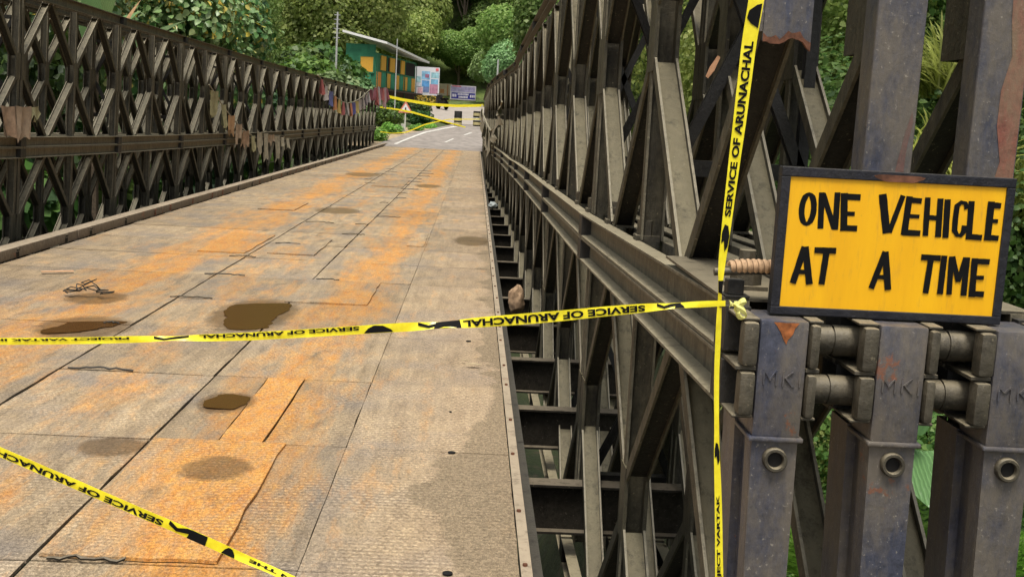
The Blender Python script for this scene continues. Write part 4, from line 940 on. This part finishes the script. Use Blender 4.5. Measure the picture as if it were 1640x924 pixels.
# warning triangle on a post
wt = thing('warning_sign', 'small white warning triangle with a red border on a white post in the left verge', 'sign', (-3.47, 56.5, .5))
mb = MB(); mb.box((-.03, 0, -.1), (.03, .05, 1.0)); mb.build('post', WHITE, wt)
def tri(mb, r, y, z=1.16): mb.cyl((0, y, z), (0, y-.012, z), r, n=3)
mb = MB(); V = [(-.36, -.02, .96), (.36, -.02, .96), (0, -.02, 1.54)]; mb.add(V+[(a, -.0, c) for a, b_, c in V], [(0, 1, 2), (5, 4, 3), (0, 3, 4, 1), (1, 4, 5, 2), (2, 5, 3, 0)]); mb.build('sign_plate', flat('red_border', (.62, .20, .14), .6), wt)
mb = MB(); V = [(-.25, -.026, 1.02), (.25, -.026, 1.02), (0, -.026, 1.42)]; mb.add(V, [(0, 1, 2)]); mb.build('sign_face', flat('white_face', (.75, .72, .68), .6), wt)
mb = MB(); mb.box((-.03, -.032, 1.08), (.03, -.029, 1.22)); mb.box((-.09, -.032, 1.06), (.09, -.029, 1.10)); mb.build('sign_symbol', INK, wt)
mb = MB(); mb.box((-.08, -.05, 0), (.08, .05, .42), ch=.02); tag(mb.build('marker_stone', WHITE, None, (-3.6, 57, .5)), 'low white marker stone on the verge below the warning triangle', 'marker')
# barrels
def barrel(x, y, lab):
    o = thing('road_barrel', lab, 'barrel', (x, y, .075*(y-50)+.0), group='barrels standing on the far road')
    mb = MB(); mb.cyl((0, 0, 0), (0, 0, .80), .21, n=20); mb.cyl((0, 0, .26), (0, 0, .28), .22, n=20); mb.cyl((0, 0, .53), (0, 0, .55), .22, n=20); mb.build('drum', DARK, o, smooth=True)
    for z in (.28, .05) if 'left' in lab else (.55, .30, .06):
        mb = MB(); mb.cyl((0, 0, z), (0, 0, z+.15), .218, n=20, cap=False); mb.build('band', flat('dull_yellow', (.45, .38, .18), .7) if 'left' in lab or z != .30 else WHITE, o, smooth=True)
barrel(-.98, 62.2, 'dark drum with dull yellow bands standing left on the far road'); barrel(.04, 62.9, 'black and yellow banded drum by the far end of the right girder')
# parked motorbike, a few pixels
mt = thing('parked_scooter', 'dark scooter parked at the far edge of the concrete yard', 'scooter', (-2.2, 74, 1.81), rz=.5)
for yy in (-.55, .55): mb = MB(); mb.ring((-.04, yy, .27), (1, 0, 0), .27, .17, .08, 16); mb.build('wheel', INK, mt)
mb = MB(); mb.box((-.12, -.5, .3), (.12, .35, .62), ch=.08); mb.box((-.2, .38, .3), (.2, .46, .95), ch=.03); mb.build('body', DARK, mt); mb = MB(); mb.box((-.13, -.6, .62), (.13, .1, .75), ch=.04); mb.build('seat', INK, mt); mb = MB(); mb.cyl((-.32, .3, 1.0), (.32, .3, 1.0), .02); mb.build('handlebar', PIN, mt)
# poles
GREYP = flat('grey_pole', (.42, .42, .40), .8, var=.15, scale=3)
def pole(x, y, h, r, lab, arms=0):
    z = ground(x, y); o = thing('utility_pole', lab, 'pole', (x, y, z)); mb = MB(); mb.cyl((0, 0, -.3), (0, 0, h-z), r, r*.7, 10); mb.build('pole_shaft', GREYP, o, smooth=True)
    for i in range(arms): mb = MB(); mb.box((-.16, -.02, h-z-.15-.22*i), (.14, .02, h-z-.12-.22*i)); mb.build('crossarm', GREYP, o)
pole(-7.1, 58, 6.2, .06, 'tall grey utility pole with short steps rising left of the green house', 6)
pole(1.02, 62, 4.55, .065, 'thin white pole standing beside the pale tree past the right girder')
pole(-4.25, 60, 5.2, .035, 'very thin green-grey pole in front of the wooden house')
# yellow flowers along the wall
def flower_bed():
    P, Q = blobs([((-3.6, 80, 2.5), (1.1, .5, .45)), ((-2.6, 80, 2.4), (.7, .4, .35))], 900)
    o = link('flower_hedge', leaves('flower_hedge', P, Q, .12, leafmat('yellow_flower', [(.20, .26, .05), (.60, .42, .05), (.70, .52, .08), (.16, .24, .05)]), 'clump'))
    tag(o, 'low hedge of yellow blossom in front of the picture hoarding', 'hedge')
    P, Q = blobs([((-.3, 79, 2.1), (1.1, .4, .25))], 900)
    tag(link('flower_hedge', leaves('flower_hedge', P, Q, .12, L_YEL, 'clump')), 'low yellow-green hedge below the notice board', 'hedge')
flower_bed()
# ================================================================== vegetation
def crown_mesh(name, lobes, dens, size, mat, kind='clump', droop=.4):
    P, Q = blobs(lobes, dens); return leaves(name, P, Q, size, mat, kind, droop)
def trunk_mesh(name, h, r, limbs, seed):
    rr = random.Random(seed); mb = MB(); pts = [Vector((.12*h*math.sin(i*.7+seed)*(i/6)*.3, .1*h*math.cos(i*.9+seed)*(i/6)*.3, h*i/6)) for i in range(7)]
    mb.tube(pts, lambda p: max(.02, r*(1-.75*p.z/h)), 8)
    for q in limbs:
        a = pts[rr.randint(2, 4)]; b = Vector(q); m_ = (a+b)/2+Vector((0, 0, -.08*h)); mb.tube([a, m_, b], lambda p: max(.015, r*.35*(1-.5*p.z/h)), 6)
    return mb.mesh(name, BARK)
def lobes(n, R, hc, sq, seed, rl=(.35, .6)):
    r = random.Random(seed); L = []
    for _ in range(n):
        a = r.uniform(0, 2*PI); e = r.uniform(-.6, 1); d = R*r.uniform(.25, .75); s = R*r.uniform(*rl)
        L.append(((d*math.cos(a)*math.cos(e*.9), d*math.sin(a)*math.cos(e*.9), hc+d*math.sin(e)*sq), (s, s, s*r.uniform(.6, .95))))
    return L
def proto(n, R, hc, sq, dens, size, mat, kind, seed, h=None, tr=.12, droop=.4, rl=(.35, .6)):
    L = lobes(n, R, hc, sq, seed, rl)
    return crown_mesh('crown', L, dens, size, mat, kind, droop), trunk_mesh('trunk', h or hc, tr, [c for c, _ in L[:5]], seed)
def plant(pr, name, label, cat, x, y, z=None, s=1, rz=0, group=None, sz=1):
    o = thing(name, label, cat, (x, y, ground(x, y)-.1 if z is None else z), rz, group); o.scale = (s, s, s*sz)
    c = link('crown' if cat == 'tree' else 'foliage', pr[0], o)
    link('trunk' if cat == 'tree' else 'stem', pr[1], o); return o
vr = random.Random(21)
# hillside wood beyond the yard: individual trees sharing crown meshes
HP = [proto(18, 3.4, 5.0, .9, 820, .20, m_, 'clump', 30+i, tr=.22) for i, m_ in enumerate((L_HILL, L_HILD, L_HILY, L_HILL, L_HILD))]
for row, y in enumerate([89, 92.5] + [96+4.6*i for i in range(14)]):
    x0, x1 = -.33*y, .12*y
    x = x0+vr.uniform(0, 3)
    while x < x1:
        k = vr.choice((0, 0, 1, 1, 2, 3, 4)); sc_ = vr.uniform(.75, 1.25)*(.75 if row < 2 else 1)
        plant(HP[k], 'hillside_tree', ('mid green jungle tree in the wood covering the far hillside', 'dark green jungle tree in the wood covering the far hillside', 'yellow-green jungle tree in the wood covering the far hillside', 'mid green jungle tree in the wood covering the far hillside', 'dark green jungle tree in the wood covering the far hillside')[k], 'tree',
              x, y+vr.uniform(-2, 2), None, sc_, vr.uniform(0, 6), ('mid green trees of the hillside wood', 'dark trees of the hillside wood', 'yellow-green trees of the hillside wood', 'mid green trees of the hillside wood', 'dark trees of the hillside wood')[k], vr.uniform(.85, 1.3))
        x += vr.uniform(3.6, 5.4)*(1 if y < 120 else 1.4)
# understory in front of and between them
UP = [proto(16, 2.4, 2.0, .8, 900, .18, m_, 'clump', 40+i, tr=.1) for i, m_ in enumerate((L_HILL, L_HILY))]
for i in range(90):
    y = 87.8+vr.random()**1.4*46; x = vr.uniform(-.33, .1)*y; k = vr.choice((0, 1, 0))
    plant(UP[k], 'undergrowth_bush', ('mid green bush filling the lower slope of the far hillside', 'pale yellow-green bush filling the lower slope of the far hillside')[k], 'bush', x, y, None, vr.uniform(.6, 1.15), vr.uniform(0, 6), ('mid green bushes on the hillside', 'pale bushes on the hillside')[k])
# pale leafy trees right of the road
PT = proto(14, 2.2, 2.6, .9, 1900, .11, L_PALE, 'clump', 51, tr=.12)
PM = proto(14, 2.4, 2.8, .9, 1800, .12, L_HILL, 'clump', 52, tr=.12)
plant(PT, 'pale_tree', 'pale silvery green tree beside the thin white pole', 'tree', 2.2, 70, None, 1.0)
plant(PT, 'pale_tree', 'pale green bushy tree just right of the notice board', 'tree', .9, 84, None, .9, 1.5)
plant(PM, 'roadside_tree', 'mid green tree rising behind the notice board', 'tree', 3.5, 80, None, 1.6, 2.5)
plant(PM, 'roadside_tree', 'tall bright green tree over the far right rails', 'tree', 5.0, 62, None, 1.7, .5)
plant(PM, 'roadside_tree', 'green tree behind the picture hoarding', 'tree', -5.6, 84, None, 1.4, 3.5)
plant(PM, 'roadside_tree', 'leafy tree close behind the wooden house', 'tree', -8.5, 76, None, 1.7, 4.5)
# shrubs around the left verge, below and left of the house
SH = proto(9, 1.1, .7, .7, 900, .13, L_MID, 'clump', 61, tr=.04); SHY = proto(9, 1.1, .7, .7, 900, .13, L_GRASS, 'clump', 62, tr=.04); SHP = proto(10, 1.2, .9, .8, 800, .16, L_PALE, 'clump', 63, tr=.04)
SHD = proto(9, 1.1, .8, .7, 900, .14, L_DARK, 'clump', 64, tr=.04)
for pr, x, y, s, lab in ((SHY, -4.7, 52.5, .62, 'bright green shrub at the left verge next to the bridge end'), (SHY, -4.1, 56.5, .55, 'bright shrub left of the warning triangle'), (SHD, -3.0, 62, .7, 'dark shrub behind the warning triangle'), (SH, -4.6, 60, .9, 'mid green shrub below the wooden house'),
                        (SHD, -5.2, 63.5, 1.1, 'dark shrub under the house ledge'), (SHY, -3.1, 58.6, .42, 'low bright clump at the road bend'), (SHP, -7.6, 56, 1.5, 'pale shrub at the foot of the utility pole'), (SHP, -6.9, 62.5, 1.35, 'pale leafy shrub in front of the house corner'), (SH, -8.3, 64.5, 2.3, 'tall green shrub hiding the left end of the house'),
                        (SHP, -6.3, 53.5, 1.1, 'pale weedy shrub behind the far left rails'), (SH, -9.2, 58, 1.9, 'large green shrub left of the utility pole'), (SH, -8.8, 63, 2.2, 'tall green shrub left behind the house'), (SHD, -3.4, 65, .9, 'dark bush right of the house base'), (SHY, -2.4, 60.8, .32, 'lowest bright clump beside the white edge line')):
    plant(pr, 'verge_shrub', lab, 'shrub', x, y, None, s, vr.uniform(0, 6))
# broadleaf trees behind the left girder
BL = [proto(15, 2.6, 3.6, 1.0, 560, .165, m_, 'heart', 70+i, tr=.14, droop=.9) for i, m_ in enumerate((L_BIG, L_MID, L_DARK))]
BL[1] = proto(18, 2.6, 3.6, 1.0, 2000, .082, L_HILL, 'heart', 79, tr=.14, droop=.9)
for k, x, y, z, s, lab in ((0, -7.6, 32, -1.2, 1.2, 'large-leaved tree with yellowing leaves hanging over the left girder'), (0, -7.9, 38.5, -1.0, 1.25, 'second large-leaved tree, nearer the utility pole'), (0, -8.2, 26, -1.2, 1.15, 'large-leaved tree left of the others, above the middle of the left girder'),
                          (2, -7.6, 20, -2.2, 1.2, 'dark leafy tree behind the left girder under the banana leaves'), (2, -7.7, 15.5, -2.6, 1.25, 'dark leafy tree glimpsed through the left lattice'), (2, -7.8, 11.5, -2.6, 1.3, 'dark tree behind the leftmost lattice panel'), (2, -8.2, 44, -2.4, 1.1, 'dark tree behind the far part of the left girder'),
                          (1, -9.5, 47, -.5, 1.4, 'bright green tree rising behind the far left rails'), (1, -10.5, 35, 1.0, 1.5, 'tall green tree standing behind the large-leaved trees'), (1, -11, 53, .5, 1.6, 'tall yellow-green tree left of the utility pole'), (2, -11, 27, 1.2, 1.5, 'tall dark tree above the left girder'),
                          (1, -10.5, 19, .5, 1.4, 'tall green tree above the near left girder'), (2, -10.5, 12.5, .3, 1.5, 'tall dark tree at the upper left corner')):
    plant(BL[k], 'broadleaf_tree', lab, 'tree', x-(1.5 if y > 22 else 2.4), y, z, s*.92, vr.uniform(0, 6))
# low growth under the left girder
for i, y in enumerate((9.5, 13, 16.5, 20, 24, 28, 33, 38)):
    plant(SH if i % 2 else SHD, 'gorge_bush', ('mid green bush' if i % 2 else 'dark bush')+' in the gorge seen through the lower left lattice', 'bush', -8.6-.3*(i % 3), y, -2.6+.3*(i % 2), 2.2, vr.uniform(0, 6), 'mid green bushes below the left girder' if i % 2 else 'dark bushes below the left girder')
# vegetation behind the right girder
VB = [proto(18, 1.7, 1.9, 1.2, 4600, .046, m_, 'heart', 80+i, tr=.08, droop=.8) for i, m_ in enumerate((L_HILL, L_HILD, L_YEL))]

for k, x, y, z, s, lab in ((1, 3.0, 8.2, -1.1, .95, 'dark vine-covered bush right behind the sign'), (0, 4.4, 8.6, -1.3, 1.0, 'green creeper mass at the right photo edge beside the sign'), (1, 5.4, 9.5, .8, 1.2, 'dark leafy mass high at the right photo edge'), (0, 3.5, 10.5, .5, 1.0, 'bright creeper hanging between the first and second upper posts'),
                          (2, 5.3, 11.8, .9, 1.2, 'yellow-green bush between the second and third upper posts'), (1, 4.2, 12, -2.2, 1.2, 'dark bush behind the lower right lattice'), (0, 4.6, 15, -.9, 1.4, 'green bush seen through the right lattice, third panel'), (1, 5.2, 19, -1.5, 1.7, 'dark bush seen through the right lattice, fifth panel'),
                          (0, 5.6, 24, -1.5, 2.0, 'tall green bush behind the middle of the right girder'), (1, 6.5, 30, -1.5, 2.2, 'dark tall bush behind the far half of the right girder'), (0, 7, 38, -1.5, 2.4, 'green tree mass behind the far right girder'), (2, 3.7, 7.0, -1.9, .6, 'yellow-green bush low behind the third post'),
                          (1, 2.9, 6.3, -2.3, .75, 'dark undergrowth seen between the lower posts'), (0, 2.4, 7.4, -1.9, .55, 'green undergrowth between the first and second lower posts')):
    plant(VB[k], 'creeper_bush', lab, 'bush', x, y, z, s, vr.uniform(0, 6))
RT = [proto(14, 2.4, 3.6, 1.0, 2200, .085, m_, 'heart', 95+i, tr=.14, droop=.8) for i, m_ in enumerate((L_HILL, L_HILD))]
for k, x, y, z, s, lab in ((1, 6.4, 14.5, -.5, 1.3, 'dark tree behind the creeper bushes on the right'), (0, 7.6, 17, .2, 1.4, 'tall green tree filling the upper right background'), (1, 5.6, 22, -.8, 1.5, 'tree on the right bank behind the lattice'), (0, 6.5, 30, -.8, 1.7, 'tree on the right bank halfway along'), (0, 7.5, 42, -.8, 1.8, 'tree on the right bank near the far end'), (1, 9, 11, .5, 1.5, 'dark tree beyond the right photo edge')):
    plant(RT[k], 'bank_tree', lab, 'tree', x, y, z, s, vr.uniform(0, 6))
# bamboo-like feathery plant, upper right
def feather(x, y, z, n, L, mat, name, lab, cat, spread=.9, wd=.03):
    o = thing(name, lab, cat, (x, y, z)); r = random.Random(int(x*10+y)); mb = MB()
    for i in range(n):
        a = r.uniform(0, 2*PI); el = r.uniform(.6, 1.35); l = L*r.uniform(.5, 1.1); p = Vector((r.uniform(-.2, .2), r.uniform(-.2, .2), 0)); d = Vector((math.cos(a)*math.cos(el), math.sin(a)*math.cos(el), math.sin(el))); sd = Vector((-d.y, d.x, 0)).normalized()
        V = []; m_ = 5
        for j in range(m_+1):
            t = j/m_; q = p+d*l*t+Vector((0, 0, -l*spread*.45*t*t)); w_ = wd*(1-t)**.6*(.5+t); V += [q-sd*w_, q+Vector((0, 0, -w_*.4)), q+sd*w_]
        mb.add(V, [(3*j+k, 3*j+k+1, 3*j+k+4, 3*j+k+3) for j in range(m_) for k in (0, 1)])
    mb.build('frond', mat, o, smooth=False)['kind'] = 'stuff'; return o
for x, y, z, lab in ((3.0, 7.4, 1.1, 'feathery yellow-green bamboo between the second and third upper posts'), (3.2, 7.6, 1.7, 'feathery bamboo tuft at the top edge by the third post'), (3.6, 7.3, .9, 'feathery bamboo low behind the third upper post')):
    feather(x, y, z, 520, .9, L_HILY, 'bamboo_clump', lab, 'bamboo', .9, .012)
# grass and ferns low on the right
def grass():
    V = []; F = []; r = random.Random(9); mb = MB()
    for i in range(5200):
        x = r.uniform(1.6, 4.6); y = r.uniform(4.2, 9.5); z = ground(x, y)-.02; h = r.uniform(.25, .65); a = r.uniform(0, 2*PI); le = r.uniform(.2, .6)*h; w_ = r.uniform(.006, .014)
        dx, dy = math.cos(a), math.sin(a); sx, sy = -dy*w_, dx*w_
        V = [(x-sx, y-sy, z), (x+sx, y+sy, z), (x+dx*le*.35+sx, y+dy*le*.35+sy, z+h*.6), (x+dx*le*.35-sx, y+dy*le*.35-sy, z+h*.6), (x+dx*le, y+dy*le, z+h*.85)]
        mb.add(V, [(0, 1, 2, 3), (3, 2, 4)])
    tag(mb.build('tall_grass', L_GRASS), 'bright green tall grass below the right posts', 'grass', kind='stuff')
grass()
for x, y, z, n, lab in ((2.2, 5.0, -.62, 130, 'bright green fern tuft between the second and third lower posts'), (2.5, 5.0, -.62, 130, 'bright fern tuft low at the right photo edge'), (2.75, 5.3, -.35, 110, 'fern tuft right of the third lower post'), (1.75, 5.2, -.75, 110, 'fern tuft behind the second lower post')):
    o = thing('fern_tuft', lab, 'fern', (x, y, z)); r = random.Random(int(x*100)); mb = MB()
    for i in range(n):
        a = r.uniform(0, 2*PI); l = r.uniform(.3, .6); el = r.uniform(.5, 1.3); d = Vector((math.cos(a)*math.cos(el), math.sin(a)*math.cos(el), math.sin(el))); sd = Vector((-math.sin(a), math.cos(a), 0))
        for j in range(1, 12):
            t = j/11; q = d*l*t+Vector((0, 0, -.4*l*t*t)); ll = .07*math.sin(t*PI*.9+.2)+.01
            for sg_ in (-1, 1):
                e = q+sd*sg_*ll+d*ll*.5; mb.add([q-d*.006, e, q+d*.009], [(0, 1, 2)])
    mb.build('frond', L_GRASS, o)['kind'] = 'stuff'
def bigleaf(o, base, tip, wd, mat, name='leaf', cup=.15):
    base = Vector(base); tip = Vector(tip); d = tip-base; L = d.length; d.normalize(); sd = d.cross(Vector((0, 0, 1))).normalized(); nn = sd.cross(d); V = []; n = 9
    for j in range(n+1):
        t = j/n; w_ = wd*math.sin(min(1, t*1.05+.04)*PI)**.6*(1-.25*t); q = base+d*L*t-nn*(-.0)+Vector((0, 0, -.12*L*t*t))
        V += [q-sd*w_+nn*cup*w_, q-sd*w_*.5+nn*cup*w_*.3, q, q+sd*w_*.5+nn*cup*w_*.3, q+sd*w_+nn*cup*w_]
    mb = MB(); mb.add(V, [(5*j+k, 5*j+k+1, 5*j+k+6, 5*j+k+5) for j in range(n) for k in range(4)]); return mb.build(name, mat, o, smooth=True)
tp = thing('taro_plant', 'large pale taro leaves between the second and third lower posts', 'plant', (2.2, 5.3, -.7))
for b_, t_, w_ in (((0, 0, .7), (-.22, -.15, 1.02), .13), ((.05, 0, .62), (.0, -.35, .45), .16), ((-.1, .1, .5), (-.35, -.2, .35), .12), ((.2, 0, .6), (.42, -.15, .45), .12), ((-.3, .4, .7), (-.75, .2, .62), .12)):
    bigleaf(tp, b_, t_, w_, L_BAN)
    mb = MB(); mb.tube([Vector((0, 0, 0)), Vector(b_)*.6+Vector((0, 0, .1)), Vector(b_)], .01, 6); mb.build('stalk', L_BAN, tp)
tp = thing('banana_leaf_plant', 'bright broad leaf plant showing above the sign, right of the second upper post', 'plant', (3.35, 7.6, -.3))
for b_, t_, w_ in (((0, 0, 1.2), (.55, -.1, 1.75), .14), ((.1, 0, 1.2), (.75, -.2, 1.45), .13), ((0, .1, 1.1), (-.35, 0, 1.5), .1)):
    bigleaf(tp, b_, t_, w_, L_BAN); mb = MB(); mb.tube([Vector((0, 0, 0)), Vector(b_)], .012, 6); mb.build('stalk', L_BAN, tp)
bp = thing('banana_plant', 'banana plant with pale leaves sticking up over the left girder', 'plant', (-5.9, 18, -1))
for b_, t_, w_ in (((0, 0, 3.2), (.6, -.6, 4.6), .16), ((0, 0, 3.2), (.35, 1.2, 4.0), .18), ((.2, .5, 3.0), (1.0, 1.6, 3.95), .2), ((0, 0, 3.1), (-.8, .3, 4.3), .2), ((.3, .8, 3.0), (.6, 2.6, 3.9), .2), ((.1, -.5, 3.1), (.5, -1.6, 4.2), .18)):
    bigleaf(bp, b_, t_, w_, L_BAN)
mb = MB(); mb.tube([Vector((0, 0, -1.5)), Vector((0, 0, 1)), Vector((0, 0, 3.2))], .07, 8); mb.build('stem', BARK, bp)
bigleaf(bp, (.2, .3, 3.2), (.55, .6, 4.1), .1, ORC, 'dead_leaf')
